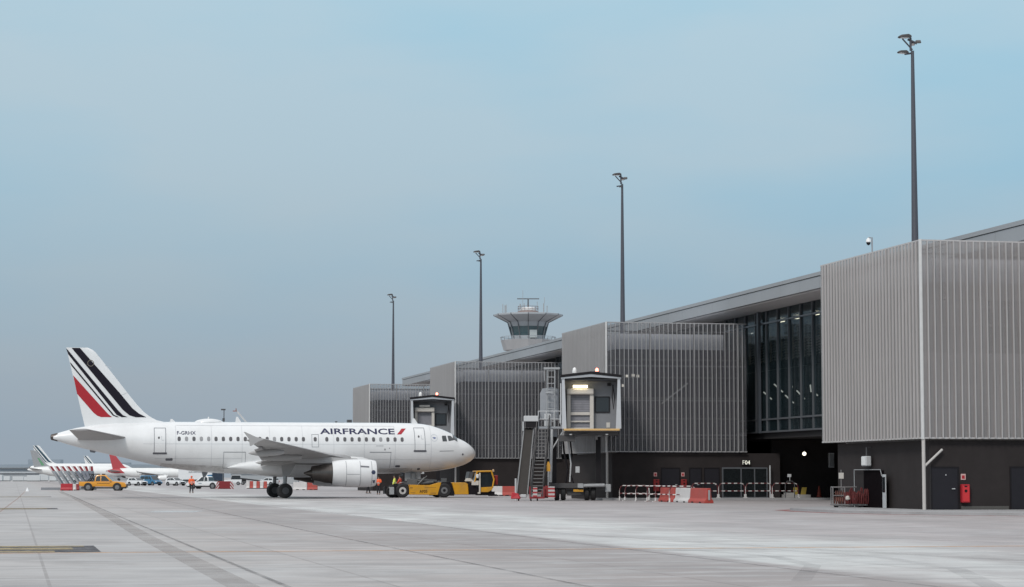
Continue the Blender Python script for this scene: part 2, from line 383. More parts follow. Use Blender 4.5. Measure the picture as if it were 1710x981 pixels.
ground_strip('tyre_and_shade_mark', [(-24,-20),(-21,-36),(-17,-50),(-11,-62)], .4, .012, RUBM)
ground_strip('tyre_and_shade_mark', [(-60,69),(-38,68),(-25,66),(-14,63)], 1.5, .012, worn('dark_shade_streak', (.13,.12,.12), .5, .3))  # dark strip that paints in the shadow below the airliner
ground_strip('concrete_patch', [(-35.3,10),(-33,9.6)], 5.5, .006, PALE)
# stand numbers painted on black panels
mk = MB(); BLKPAINT = worn('black_ground_paint', (.035,.034,.045), .95, 2); YELPAINT = worn('yellow_ground_paint', (.50,.40,.22), .8, 2)
for y0, y1, xe in ((-51.1,-46.0,-39.85),(18.8,24.0,-39.5),(93.5,98.5,-38.7)):
    o = ground_strip('painted_marking', [(-75,(y0+y1)/2),(xe,(y0+y1)/2)], y1-y0, .004, BLKPAINT)
    for a, b, x0, x1 in ((.02,.20,-75,xe-1.0),(.38,.66,-75,xe-.55),(.80,.97,-75,xe-.25)):
        ground_strip('painted_marking', [(x0,y0+(a+b)/2*(y1-y0)),(x1,y0+(a+b)/2*(y1-y0))], (b-a)*(y1-y0), .008, YELPAINT)
# raised pavement round the pavilion and along the foot of the terminal
pv = MB(); PAVE = mat('pavement_concrete', (.33,.325,.33), .8, noise=.18, scale=1.0, dirt=.3)
pv.plate([(-2.6,9.5),(-4.0,7.6),(-4.55,4),(-4.6,-1),(-3.6,-5),(-2.4,-7.2),(0.4,-10.4),(14,-13),(14,.2),(.6,.2),(.4,13.2),(-.4,13.2)], .0, .12)
pv.plate([(-1.0,57.2),(13.4,57.2),(40,57.2),(40,60.3),(-1.0,60.3)], .0, .15)
o = structure('pavement', pv, PAVE); o.location = C1; o.rotation_euler = (0,0,TH)
ground_strip('kerb_line', [(-2.9,10.2),(-4.4,8),(-5.0,4),(-5.05,-1.2),(-4.0,-5.3),(-2.75,-7.6),(0.1,-10.9),(14,-13.6)], .6, .006, worn('red_kerb_paint', (.34,.11,.10), 1.0, 2))

# ================================================================== TERMINAL
ROOFM = mat('roof_sheet', (.30,.305,.315), .5, .2, noise=.06, scale=.5, stretch=(1,1,.2))
FASC = mat('fascia_panel', (.33,.335,.345), .45, .2, noise=.07, scale=.4, dirt=.1)
SOFF = mat('soffit_panel', (.62,.61,.61), .6, noise=.08, scale=.5)
DARKIN = mat('dark_interior', (.018,.017,.018), .9, noise=.2)
INSIDE = mat('interior_wall', (.10,.095,.09), .8, noise=.25, scale=.5)
SLAT = mat('timber_slat', (.62,.53,.44), .6, noise=.2)
GLASS = glassy('facade_glass', (.025,.04,.046), .66)
MULL = mat('mullion_metal', (.16,.17,.185), .4, .4, noise=.08)
term = thing('terminal_building', 'long grey airport terminal with overhanging flat roof and dark glass facade', 'terminal', C1, TH)
YS = [0, 60.1, 119.4, 175.5]; GAPS = [(14.0,69.8),(74.1,127.6),(133.4,184.0)]
m_ = MB(); m_.box(9.35, 62, -8, 206, 13.88, 14.72); m_.build('roof', ROOFM, term)
rf = bpy.data.objects['roof']
m_ = MB()
for k in range(54):
    a = -8+k*3.963; m_.box(9.0, 9.36, a+.012, a+3.951, 13.86, 14.62)
m_.box(8.94, 9.6, -8, 206.1, 14.66, 14.90)
m_.build('fascia', FASC, rf)
m_ = MB(); m_.box(9.36, 12.05, -8, 206, 13.80, 13.875); m_.build('soffit', SOFF, rf)
m_ = MB()                                                       # railing on the upper roof
for k in range(9): m_.tube((24, 84+k*2.2, 14.7), (24, 84+k*2.2, 16.6), .04, n=6)
for z in (15.7, 16.6): m_.tube((24, 84, z), (24, 101.6, z), .04, n=6)
m_.build('roof_railing', STEEL, rf)
m_ = MB(); m_.box(26, 40, 70, 122, 14.72, 16.1); m_.build('roof_upstand', FASC, rf)
m_ = MB(); m_.box(60, 61.5, -8, 206, 0, 13.8); m_.box(13, 60, 205, 205.8, 0, 13.8); m_.box(14, 60, -7.8, -7, 0, 13.8); m_.build('rear_wall', CHAR, term)
# floor slab, interior back wall
m_ = MB(); m_.box(12.2, 59.9, -7, 204.9, 4.45, 4.9); m_.build('floor_slab', DARKIN, term)
m_ = MB(); m_.box(26, 26.4, -7, 204.9, 4.92, 13.78); m_.build('inner_wall', INSIDE, term)
# glass facade, one glazed bay per gap
for gi, (a, b) in enumerate(GAPS):
    m_ = MB(); n = int((b-a)/2.5); d = (b-a)/n
    random.seed(20+gi)
    for k in range(n):
        for za, zb in ((5.0,5.80),(5.92,9.4),(9.42,13.78)):
            e = [random.uniform(-.012,.012) for _ in range(4)]; ya, yb = a+k*d+.04, a+(k+1)*d-.04
            m_.hexa([(12.06+e[0],ya,za),(12.08+e[0],ya,za),(12.08+e[1],yb,za),(12.06+e[1],yb,za)],[(12.06+e[2],ya,zb),(12.08+e[2],ya,zb),(12.08+e[3],yb,zb),(12.06+e[3],yb,zb)])
    gl = m_.build('glass_facade', GLASS, term)
    m_ = MB()
    for k in range(n+1): m_.box(11.93, 12.22, a+k*d-.035, a+k*d+.035, 4.9, 13.79)
    for z in (4.94, 5.85, 12.9): m_.box(11.955, 12.20, a, b, z-.06, z+.06)
    m_.build('mullions', MULL, gl)
MB().box(11.72, 11.92, 60.75, 61.15, 4.86, 13.79).build('column', mat('column_steel', (.075,.085,.10), .5, .3), term)
# timber louvres behind the glass and slanting glowing bars that draw the bright streaks
for a, n in ((50.0,9),(84,14)):
    for q in range(n):
        y = a+q*2.5; m_ = MB()
        for k in range(13): m_.box(13.2, 13.5, y+.25, y+1.75, 10.3+k*.20, 10.37+k*.20)
        m_.box(13.3,13.42,y+.28,y+.34,10.2,12.9); m_.box(13.3,13.42,y+1.66,y+1.72,10.2,12.9); m_.build('timber_louvre', SLAT, term)
TUBE = glow('bar_glow', (1.0,.93,.82), .75)
for y in (52, 56, 60, 64, 68): MB().box(16.0, 16.25, y, y+1.0, 13.62, 13.68).build('added_ceiling_light', glow('added_ceiling_glow', (1,.85,.62), 3.5), term)  # glowing strips added to brighten the louvres behind the glass
for y0, z0, y1, z1 in [(66.47, 8.09, 64.65, 7.51), (63.95, 8.6, 62.03, 7.96), (61.38, 7.68, 59.59, 7.08), (60.13, 8.45, 59.78, 8.23), (58.79, 7.93, 57.12, 7.29), (55.82, 8.25, 55.66, 7.73), (54.98, 7.71, 54.32, 7.43), (57.84, 10.34, 57.66, 10.22), (55.07, 10.57, 54.9, 10.4), (66.12, 12.56, 64.82, 12.48), (69.97, 12.79, 68.3, 12.69)]:
    MB().tube((14,y0,z0),(14,y1,z1),.05,n=6).build('glowing_bar', TUBE, term)
# ground floor: open loading bay in the first gap, plain dark wall elsewhere
m_ = MB(); m_.box(13.4, 14.0, 74.0, 205, 0, 4.4)
m_.box(12.25, 12.75, 13.9, 22, 0, 4.4)
m_.box(22, 22.5, 13, 62.6, 0, 4.4); m_.box(13.22, 22, 62.2, 62.6, 0, 4.4); m_.box(12.8, 22, 13.4, 13.8, 0, 4.4); m_.build('base_wall', CHAR, term)
for y in (30, 44): MB().box(15.5, 16.1, y, y+.6, 0, 4.4).build('bay_column', CHAR, term)

# F04 loading-bay wall lamp, sign
lp = thing('bay_lamp', 'round lit wall lamp glowing in the dark loading bay under the glass facade', 'lamp', T(15.6,62.2,3.38), TH)
MB().lathe([(-.02,.02),(0,.2),(.1,.2),(.14,.17)], ax='y', o=(0,-.3,0)).build('lamp_housing', DGREY, lp)
MB().lathe([(-.16,.02),(-.13,.08),(-.08,.12),(0,.14)], ax='y', o=(0,-.3,0), n=20).build('lamp_glass', glow('lamp_glow', (1,.93,.76), 3), lp, smooth=40)
MB().tube((0,-.16,0),(0,.12,0),.04).build('bracket', DGREY, lp)

# ---- screened pavilions
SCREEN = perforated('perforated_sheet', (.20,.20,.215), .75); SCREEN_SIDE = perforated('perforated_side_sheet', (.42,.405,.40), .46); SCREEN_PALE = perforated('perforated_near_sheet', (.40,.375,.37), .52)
FINM = mat('screen_fin_metal', (.50,.48,.475), .5, .2, noise=.16, scale=1.5, stretch=(1,1,.1)); FIND = mat('screen_fin_grey', (.385,.38,.385), .5, .2, noise=.16, scale=1.5, stretch=(1,1,.1))
INNER = mat('pavilion_glazing', (.040,.040,.055), .25, noise=.3, scale=.6, spec=.5)
CLAD = mat('pavilion_cladding', (.56,.58,.63), .5, .2, noise=.12, scale=.7)
INPALE = mat('pavilion_pale_wall', (.25,.23,.222), .7, noise=.15, scale=.7, dirt=.2)
PLAB = ['large perforated metal screened box nearest the camera, above red cabinet and charcoal base',
        'screened box on dark base right behind the near jet bridge, left of the glass facade',
        'perforated metal screened box behind the airliner nose and the farther jet bridge',
        'smallest screened box at the far left end of the terminal, behind the airliner fuselage']
Z0, Z1, SW, SL = 3.45, 12.87, 10.6, 14.0
for i, y0 in enumerate(YS):
    pz = thing('screened_pavilion', PLAB[i], 'building', T(0, y0), TH, 'screened boxes along the terminal front')
    # base
    bw = 13.2 if i in (1,) else 12.1
    b = MB(); b.box(.5, bw, .3, 13.0, 0, 3.38); base = b.build('base_wall', CHAR, pz)
    # inner volume
    pale = i == 0
    b = MB(); b.box(1.0, 11.9 if i == 0 else 10.35, 1.0, 13.1, 3.40, 10.95); iv = b.build('inner_wall', INPALE if pale else INNER, pz)
    b = MB()
    for z in (4.45, 5.9, 7.4, 8.9, 10.2): b.box(.93, 11.8 if i == 0 else 10.3, .93, .998, z-.05, z+.05); b.box(.93, .998, 1.0, 13.0, z-.05, z+.05)
    for k in range(8 if i == 0 else 7): b.box(1.4+k*1.4, 1.46+k*1.4, .95, .997, 3.5, 10.9)
    for k in range(9): b.box(.95, .997, 1.4+k*1.4, 1.46+k*1.4, 3.5, 10.9)
    b.build('wall_rails', mat('pale_rail', (.50,.47,.45), .6) if pale else mat('dark_rail', (.10,.10,.11), .6), iv)
    b = MB(); b.box(1.15, 11.85 if i == 0 else 9.2, 1.15, 13.0, 10.96, 12.10); b.build('roof_cladding', CLAD, pz)
    if pale:
        b = MB()
        for xx in (7.6, 9.15): 
            b.tube((xx,.62,5.4),(xx,.62,10.0),.27,n=14)
            for k in range(7): b.tube((xx,.62,8.4+k*.22),(xx,.62,8.46+k*.22),.31,n=14)
        b.build('air_duct', mat('duct_sheet', (.75,.74,.73), .4, .4), pz, smooth=40)
    if i == 1:
        b = MB(); b.tube((4.4,.90,7.0),(6.4,.90,8.5),.045,n=6); b.build('stair_rail', LGREY, pz)
        for xx, z in ((1.7,8.9),(2.15,8.95),(2.5,8.9),(1.4,8.2)): MB().box(xx,xx+.2,.86,.92,z,z+.18).build('wall_light', glow('dim_wall_light', (.9,.85,.75), .6), pz)
    # screens: sheet + fins + edge frame, on the two sides seen and the rear side
    def screen(axis, length, at, nm='mesh_screen', out=-1):
        s_ = MB(); f_ = MB(); fr = MB()
        bx = (lambda q,a0,a1,d0,d1,z0,z1: q.box(a0,a1,at+min(out*d0,out*d1),at+max(out*d0,out*d1),z0,z1)) if axis == 'x' else (lambda q,a0,a1,d0,d1,z0,z1: q.box(at+min(out*d0,out*d1),at+max(out*d0,out*d1),a0,a1,z0,z1))
        bx(s_, .03, length-.03, -.012, 0, Z0+.03, Z1-.03)
        n = int(round(length/(.327 if axis == 'x' else .44))); d = length/n
        for k in range(1, n): bx(f_, k*d-.021, k*d+.021, .004, .115 if axis == 'x' else .085, Z0+.02, Z1-.06)
        bx(fr, 0, length, -.06, .012, Z1-.07, Z1); bx(fr, 0, length, -.06, .012, Z0, Z0+.07)
        rl = MB()
        for z in (4.7, 7.2, 9.7, 12.2): bx(rl, .02, length-.02, -.12, -.02, z-.035, z+.035)
        for k in range(0, n+1, 10): bx(fr, max(0,k*d-.06), min(length,k*d+.06), -.10, -.016, Z0+.08, Z1-.08)
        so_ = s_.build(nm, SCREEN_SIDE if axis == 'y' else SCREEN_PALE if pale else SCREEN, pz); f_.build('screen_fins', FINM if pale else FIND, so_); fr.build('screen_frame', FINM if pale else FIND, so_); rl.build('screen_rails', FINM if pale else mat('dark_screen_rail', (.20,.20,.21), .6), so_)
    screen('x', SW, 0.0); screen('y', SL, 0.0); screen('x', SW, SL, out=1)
    b = MB(); b.box(-.055, .055, -.055, .055, Z0-.02, Z1+.01); b.build('corner_trim', mat('pale_trim', (.66,.65,.64), .5, .1), pz)
    b = MB(); b.tube((.06,.06,0),(.06,.06,Z0),.085,n=12); 
    if i == 0: b.tube((.06,.06,2.12),(1.02,.12,2.95),.06,n=10)
    b.build('support_post', mat('pale_post', (.50,.47,.45), .5, noise=.1), pz, smooth=40)
    # doors in the base
    def door(a0, a1, z1, yy=.3, dot=False, parent=pz):
        d = MB(); d.box(a0, a1, yy-.035, yy-.004, .13, z1); dd = d.build('door', DOORG, parent)
        f = MB(); f.box(a0-.07, a0, yy-.05, yy-.003, .12, z1+.07); f.box(a1, a1+.07, yy-.05, yy-.003, .12, z1+.07); f.box(a0, a1, yy-.05, yy-.003, z1, z1+.07); f.build('door_frame', BLKP, dd)
        h = MB(); h.box(a1-.30,a1-.16,yy-.12,yy-.036,1.08,1.12)
        if dot: MB().lathe([(0,.03),(.012,.03)], o=((a0+a1)/2+.05,yy-.05,1.75), ax='y', n=10).build('door_viewer', LGREY, dd)
        h.build('door_handle', LGREY, dd)
    if i == 0:
        door(.55, 1.83, 2.07, dot=True); door(4.55, 6.0, 2.08)
        b = MB(); b.box(2.0,4.4,.27,.296,.12,.28); b.build('wall_plinth', mat('plinth', (.09,.085,.08), .8), base)
        # side door with open leaf on the face along the apron
        b = MB(); b.box(.44,.497,6.38,9.06,.13,1.98); dr = b.build('doorway_dark_sheet', mat('painted_doorway_dark', (.007,.005,.006), .95, noise=.3, spec=.03), pz)  # near-black sheet paints the dark inside the open doorway
        b = MB()
        b.tube((.36,10.2,.1),(.36,10.2,2.02),.02,n=6); b.tube((.36,10.2,2.02),(.36,6.5,2.02),.02,n=6); b.tube((.36,6.5,2.02),(.36,6.3,1.7),.02,n=6); b.build('door_frame', GREYP, dr)
        b = MB(); b.hexa([(.42,6.3,.13),(.20,5.3,.13),(.16,5.3,.13),(.38,6.3,.13)],[(.42,6.3,1.78),(.20,5.3,1.78),(.16,5.3,1.78),(.38,6.3,1.78)])
        lf = b.build('door_leaf', LGREY, dr)
        b = MB()
        b.hexa([(.355,6.2,.9),(.175,5.4,.9),(.165,5.4,.9),(.345,6.2,.9)],[(.355,6.2,1.65),(.175,5.4,1.65),(.165,5.4,1.65),(.345,6.2,1.65)])
        b.build('leaf_pane', TINT, lf)
    if i == 1:
        for a0, a1 in ((4.2,5.5),(6.33,7.15),(7.45,8.5)): door(a0, a1, 2.26)
        # glazed double entrance
        b = MB()
        for a0, a1 in ((8.85,10.15),(10.3,11.2),(11.3,12.15)): b.box(a0, a1, .255, .285, .2, 2.24)
        ge = b.build('glass_door', glassy('door_glass', (.022,.026,.028), .35), pz)
        b = MB()
        for a in (8.8,10.2,11.23,12.18): b.box(a-.045, a+.045, .235, .297, .15, 2.3)
        b.box(8.76, 12.2, .24, .296, 2.25, 2.36); b.box(8.76, 12.2, .24, .296, .15, .2); b.build('door_frame', MULL, ge)
        b = MB(); b.tube((12.3,-.1,.15),(12.3,-.1,2.5),.05,n=8); b.build('drain_pipe', LGREY, pz)

def cabinet(p, label, z=.44, m=None):
    c = thing('extinguisher_cabinet', label, 'cabinet', p, TH, 'red extinguisher cabinets on the base walls')
    MB().box(0,.42,-.24,-.02,z,z+.87).build('cabinet_body', m or RED, c, bevel=.03)
    MB().box(.05,.37,-.252,-.242,z+.06,z+.80).build('cabinet_door', m or mat('bright_red_paint', (.58,.03,.035), .35), c)
    b = MB(); b.lathe([(0,.07),(.012,.07)], o=(.2,-.268,z+.56), ax='y', n=12); b.box(.13,.27,-.262,-.254,z+.74,z+.80); b.build('cabinet_window', BLKP, c)
    s = MB(); s.box(.05,.29,-.03,-.01,z+1.08,z+1.36); sg = s.build('pictogram_sign', mat('sign_pink_white', (.60,.38,.36), .5), c)
    s = MB(); s.box(.10,.24,-.036,-.031,z+1.13,z+1.29); s.build('pictogram', RED, sg)
    return c
cabinet(T(1.95,.3), 'bright red extinguisher cabinet on the charcoal wall of the nearest box')
cabinet(T(3.55,60.4), 'red extinguisher cabinet in the shade, left one behind the striped fences', .62, DRED)  # this cabinet and the next take a darker red, shade put into the colour
cabinet(T(5.62,60.4), 'red extinguisher cabinet in the shade, right one by the long striped fence', .62, DRED)

sg = thing('gate_sign', 'lit white gate sign reading F04 above the glass entrance doors', 'sign', T(10.25,60.36,2.52), TH); sg.scale = (.62,1,.66)
vs, fs = text_mesh('04', .0); MB().add([(.36+x*.62,-.12,.06+y*.46) for x,y in vs], fs).build('lettering', glow('sign_glow', (1,1,.86), .6), sg)
vs, fs = text_mesh('F', .0); MB().add([(.06+x*.24,-.12,.06+y*.46) for x,y in vs], fs).build('lettering', glow('sign_glow_dim', (.7,.7,.62), .5), sg)
MB().box(0,1.05,-.10,-.02,0,.58).build('sign_box', BLKP, sg, bevel=.01)

# wall things on the nearest box
wl = thing('wall_floodlight', 'pale grey square wall floodlight above the dark doorway', 'lamp', T(.5,8.1,2.2), TH)
MB().box(-.42,-.12,-.35,.35,0,.5).build('lamp_housing', LGREY, wl, bevel=.04)
MB().box(-.43,-.422,-.28,.28,.05,.45).build('lamp_lens', mat('lens_white', (.75,.75,.74), .2), wl)
b = MB(); b.tube((-.25,0,.5),(-.25,0,.95),.04,n=8); b.tube((-.25,0,.93),(0,0,.93),.03,n=8); b.build('bracket', DGREY, wl)
bx_ = thing('junction_box', 'small pale junction box on the dark loading bay wall, right of the lit lamp', 'box', T(17.75,62.15,2.35), TH)
MB().box(-.2,.2,-.25,.0,0,1.1).build('box_body', LGREY, bx_, bevel=.02); MB().box(-.15,.15,-.27,-.252,.1,1.0).build('box_door', GREYP, bx_)
cc = thing('security_camera', 'dome security camera hanging from a short post on the nearest box roof', 'camera', T(2.0,12.1,12.1), TH)
b = MB(); b.tube((.2,0,0),(.2,0,2.12),.04,n=8); b.tube((.2,0,2.1),(0,0,2.12),.025,n=8); b.build('post', STEEL, cc)
MB().lathe([(1.84,.10),(1.88,.14),(2.0,.12),(2.1,.03)], n=16).build('dome_housing', WHITE, cc, smooth=50)
MB().lathe([(1.70,.02),(1.74,.08),(1.80,.11),(1.86,.11)], n=16).build('dome_lens', BLKP, cc, smooth=50)
MB().box(-.08,.12,-.1,.1,.78,1.25).build('control_box', LGREY, cc)

# ---- floodlight masts
FS = .55
MASTM = mat('mast_steel', (.085,.088,.105), .5, .3, noise=.12, stretch=(1,1,.1)); HEADM = mat('floodlight_body', (.05,.045,.045), .5, noise=.2)
LENS = mat('floodlight_lens', (.78,.74,.72), .2)
def flood(ms, o, yaw, s, tilt=.25):
    M = Matrix.Translation(Vector(o)) @ Matrix.Rotation(yaw,4,'Z') @ Matrix.Rotation(tilt,4,'Y') @ Matrix.Scale(s*FS,4)
    h = MB(); h.rings([[(-.1,-.32,-.08),(-.1,.32,-.08),(-.1,.24,.1),(-.1,-.24,.1)],[(.2,-.42,-.12),(.2,.42,-.12),(.2,.33,.22),(.2,-.33,.22)],[(.9,-.42,-.10),(.9,.42,-.10),(.9,.26,.16),(.9,-.26,.16)],[(1.15,-.3,-.08),(1.15,.3,-.08),(1.15,.2,.02),(1.15,-.2,.02)]])
    h.move(M); hd = h.build('floodlight', HEADM, ms, bevel=.02)
    l = MB(); l.box(.16,1.0,-.34,.34,-.135,-.118); l.move(M); l.build('lamp_lens', LENS, hd)
mlab = ['tall floodlight mast rising from the nearest screened box, two lamp clusters', 'floodlight mast rising behind the screened box right of the nearest jet bridge',
        'floodlight mast left of the control tower', 'shortest looking floodlight mast, over the farthest screened box']
for i, (y, zt) in enumerate(((10.6,24.75),(70.6,25.1),(126.8,24.4),(182.6,24.3))):
    ms = thing('floodlight_mast', mlab[i], 'light mast', T(4.0, y, 12.1), TH, 'floodlight masts along the terminal')
    h = zt-12.4
    MB().tube((0,0,0),(0,0,h-.5),.20,.085,14).build('pole', MASTM, ms, smooth=40)
    MB().lathe([(0,.34),(.05,.34),(.09,.24),(.12,.24)],n=14).build('base_flange', MASTM, ms)
    flood(ms, (-.15,0,h+.25), R(185), 1.0, .05); flood(ms, (.0,.1,h-.02), R(60), .6, .3); flood(ms, (.2,-.3,h-.05), R(250), .7, .3)
    if i == 0: flood(ms, (-.35,-.1,h-.62), R(190), .85, .0)
    else: flood(ms, (-.05,-.05,h-.68), R(200), .38, .4)
    b = MB(); b.tube((-.10,0,h-.5),(-.10,0,h+.2),.06,n=6); b.tube((-.25,0,h+.1),(.25,0,h-.1),.06,n=6); b.tube((-.55,0,h+.12),(0,0,h-.45),.04,n=6); b.tube((-.45,-.05,h-.7),(0,0,h-.62),.05,n=6); b.build('bracket', MASTM, ms)

# ================================================================== CONTROL TOWER
DT = 700; kx = DT/3900
tw = thing('control_tower', 'grey control tower with flared twelve-sided top and rooftop radar behind the terminal', 'control tower', W(882, DT), 0)
CONC = mat('tower_concrete', (.36,.36,.37), .7, noise=.12, scale=.3, dirt=.2); PANEL = mat('tower_panel', (.36,.385,.41), .5, noise=.1, scale=.4); RIB = mat('tower_rib', (.13,.14,.155), .5, noise=.1)
RIBT = mat('tower_rib_tan', (.33,.29,.25), .6); TGL = mat('tower_glass', (.03,.075,.09), .08, noise=.25, scale=.5, spec=.9)
tz = lambda y: (797-y)*kx+1.65
def ring12(r, z, off=0): return [(r*math.sin(2*PI*(k+off)/12), -r*math.cos(2*PI*(k+off)/12), z) for k in range(12)]
MB().rings([ring12(4.4,0), ring12(4.2,tz(600)), ring12(4.9,tz(588))]).build('shaft', CONC, tw)
MB().rings([ring12(4.9,tz(588)), ring12(7.4,tz(586)), ring12(8.25,tz(569)), ring12(8.05,tz(569)), ring12(4.8,tz(572))], cap=False).build('balcony', CONC, tw)
b = MB()
for k in range(24):
    a = 2*PI*k/24; b.tube((8.1*math.sin(a),-8.1*math.cos(a),tz(569)),(8.3*math.sin(a),-8.3*math.cos(a),tz(564)),.07,n=5)
b.rings([ring12(8.3,tz(564)), ring12(8.3,tz(563.3)), ring12(8.2,tz(563.3)), ring12(8.2,tz(564))], cap=False); b.build('balcony_railing', STEEL, tw)
MB().rings([ring12(4.8,tz(572)), ring12(4.95,tz(562))], cap=False).build('lower_panels', PANEL, tw)
wg = MB().rings([ring12(4.95,tz(562)), ring12(5.6,tz(546.5))], cap=False).build('window_band', TGL, tw)
MB().box(.4,2.6,-5.25,-5.0,tz(566),tz(553)).build('window_blind', mat('blind', (.42,.46,.47), .6), wg)
MB().rings([ring12(5.6,tz(546.5)), ring12(6.15,tz(539)), ring12(10.3,tz(528.5)), ring12(10.35,tz(526)), ring12(9.9,tz(525.4)), ring12(3,tz(525))]).build('canopy', PANEL, tw)
b = MB()
for k in range(12):
    a = 2*PI*k/12; M = Matrix.Rotation(a,4,'Z'); P = [(4.95,tz(566)),(6.2,tz(539)),(10.55,tz(527)),(10.5,tz(525.5)),(10.0,tz(526.5)),(6.05,tz(537)),(4.8,tz(566))]
    q = MB(); q.prism([(x,z) for x,z in [(4.9,tz(567)),(6.25,tz(540)),(10.45,tz(528.2)),(10.45,tz(525.9)),(10.0,tz(525.9)),(6.0,tz(537)),(4.7,tz(567))]], -.11, .11); q.move(M); b.add(q.v, q.f)
b.build('ribs', RIB, tw)
b = MB(); b.lathe([(tz(524.9),3.3),(tz(521),3.15),(tz(519.5),2.6)],n=24); dm = b.build('equipment_ring', mat('ring_brown', (.25,.19,.18), .6), tw)
MB().lathe([(tz(521),2.5),(tz(516),2.45),(tz(514),1.9),(tz(513),.4)],n=24).build('radome', WHITE, tw, smooth=40)
b = MB()
for k in range(16):
    a = 2*PI*k/16; b.tube((3.05*math.sin(a),-3.05*math.cos(a),tz(521)),(3.05*math.sin(a),-3.05*math.cos(a),tz(512.5)),.06,n=4)
for z in (512.7, 516.5): b.tube
for yy in (512.7,516.5): b.rings([[(3.1*math.sin(2*PI*k/24),-3.1*math.cos(2*PI*k/24),tz(yy)) for k in range(24)],[(3.1*math.sin(2*PI*k/24),-3.1*math.cos(2*PI*k/24),tz(yy-.6)) for k in range(24)],[(3.0*math.sin(2*PI*k/24),-3.0*math.cos(2*PI*k/24),tz(yy-.6)) for k in range(24)],[(3.0*math.sin(2*PI*k/24),-3.0*math.cos(2*PI*k/24),tz(yy)) for k in range(24)]], cap=False)
b.build('roof_railing', mat('rail_brown', (.22,.17,.17), .6), tw)
b = MB(); b.tube((0,-1,tz(516)),(0,-1,tz(500.5)),.28,.2,n=8); b.box(-3.3,3.3,-1.25,-.75,tz(500.6),tz(499)); b.build('radar', RIB, tw)
b = MB()
for x, y1, y2, r in ((-7.6,525,508,.06),(-6.9,525,510,.10),(-6.5,525,509,.05),(-1.6,515,486,.035),(4.7,525,507,.09),(4.9,507,497,.04),(5.7,525,511,.07),(2.7,515,505,.05),(-2.4,515,509,.12),(-1.2,515,508,.06)): b.tube((x,-2.5 if abs(x)<4 else 0,tz(y1)),(x,-2.5 if abs(x)<4 else 0,tz(y2)),r*1.9,n=5)
b.build('antennas', GREYP, tw)

# ================================================================== FAR BUILDINGS
FARW = mat('far_hazed_wall', (.52,.55,.58), .7, noise=.1, scale=.05); FARD = mat('far_glass', (.27,.31,.35), .3, noise=.2, scale=.05)  # wall tone paled so that its colour carries the distance haze
DF = 1150
ft = thing('far_terminal', 'long low pale terminal on the horizon at the far left', 'terminal', (-290, DF, 0), R(4))
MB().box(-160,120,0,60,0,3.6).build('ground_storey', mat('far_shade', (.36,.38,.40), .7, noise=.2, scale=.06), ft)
MB().box(-160,120,-1,60,3.6,6.2).build('wall', FARW, ft)
MB().box(-160,120,-.8,60,4.6,5.5).build('window_band', FARD, ft) if False else MB().box(-160,120,-1.2,-1.02,4.5,5.5).build('window_band', FARD, ft)
b = MB(); b.box(-162,122,-3,62,6.2,6.9); b.box(-160,118,4,60,6.9,7.9); rf2 = b.build('roof', FARD, ft)
for q_ in ((50,66,12,24,7.9,10.4),(-20,-6,12,24,7.9,9.6),(76,100,14,24,7.9,8.9)): MB().box(*q_).build('roof_plant', FARD, rf2)
random.seed(3)
for k in range(13):
    px = 2+k*14.5+random.uniform(-3,3); D = 930+random.uniform(-25,25); wv = random.uniform(2.2,5.5); hv = random.uniform(1.7,3.1)
    pale = random.random() > .3
    c = thing('cargo_container', 'small %s cargo container standing before the far terminal' % ('pale' if pale else 'dark grey'), 'container', W(px, D), R(random.uniform(-8,8)), 'cargo containers before the far terminal')
    MB().box(-wv/2,wv/2,-1,1,.25,hv).build('container_box', mat('container_pale', (.55,.57,.58), .6) if pale else mat('container_dark', (.13,.14,.16), .6), c, bevel=.05)
    MB().box(-wv/2+.1,wv/2-.1,-.9,.9,0,.25).build('container_base', DGREY, c)
lb_ = thing('low_building', 'low roof with dark rooftop units just showing over the airliner fuselage', 'building', W(556, 430), TH)
MB().box(-4.2,3.9,0,7,0,10.4).build('wall', CHAR, lb_); 
b = MB(); b.box(-4.3,4.0,-.3,7.3,10.4,10.75); r3 = b.build('roof', ROOFM, lb_)
for q_ in [(.6,1.0,1,1.5,10.75,11.9),(1.2,2.3,1,3,10.75,11.7),(2.9,3.7,1,2.2,10.75,12.2)]+[(-4.1+k*.62,-3.7+k*.62,.6,1.2,10.75,11.15) for k in range(5)]: MB().box(*q_).build('roof_plant', DGREY, r3)
# ================================================================== AIRLINER
def pch(tab):
    xs = [a for a,_ in tab]; ys = [b for _,b in tab]; n = len(xs)
    d = [(ys[i+1]-ys[i])/(xs[i+1]-xs[i]) for i in range(n-1)]; m = [d[0]]+[0 if d[i-1]*d[i] <= 0 else 2*d[i-1]*d[i]/(d[i-1]+d[i]) for i in range(1,n-1)]+[d[-1]]
    def f(x):
        if x <= xs[0]: return ys[0]
        if x >= xs[-1]: return ys[-1]
        i = max(k for k in range(n-1) if xs[k] <= x); h = xs[i+1]-xs[i]; t = (x-xs[i])/h
        return (2*t**3-3*t*t+1)*ys[i]+(t**3-2*t*t+t)*h*m[i]+(-2*t**3+3*t*t)*ys[i+1]+(t**3-t*t)*h*m[i+1]
    return f
ztop = pch([(0,3.58),(.06,3.75),(.15,3.92),(.45,4.22),(.95,4.56),(1.55,4.84),(1.68,4.92),(1.95,5.13),(2.44,5.37),(3.18,5.65),(3.92,5.86),(4.8,5.98),(6,6.02),(8,6.03),(24,6.03),(28.7,5.92),(31.5,5.62),(33.3,5.16),(33.84,4.98)])
zbot = pch([(0,3.54),(.06,3.36),(.15,3.2),(.45,2.92),(1.19,2.57),(2.18,2.32),(3.67,2.11),(5.14,2.01),(7.6,1.93),(10,1.90),(18,1.90),(20,1.93),(22,2.03),(24.65,2.37),(28.65,3.24),(31,3.78),(32.4,4.12),(33.45,4.45),(33.84,4.55)])
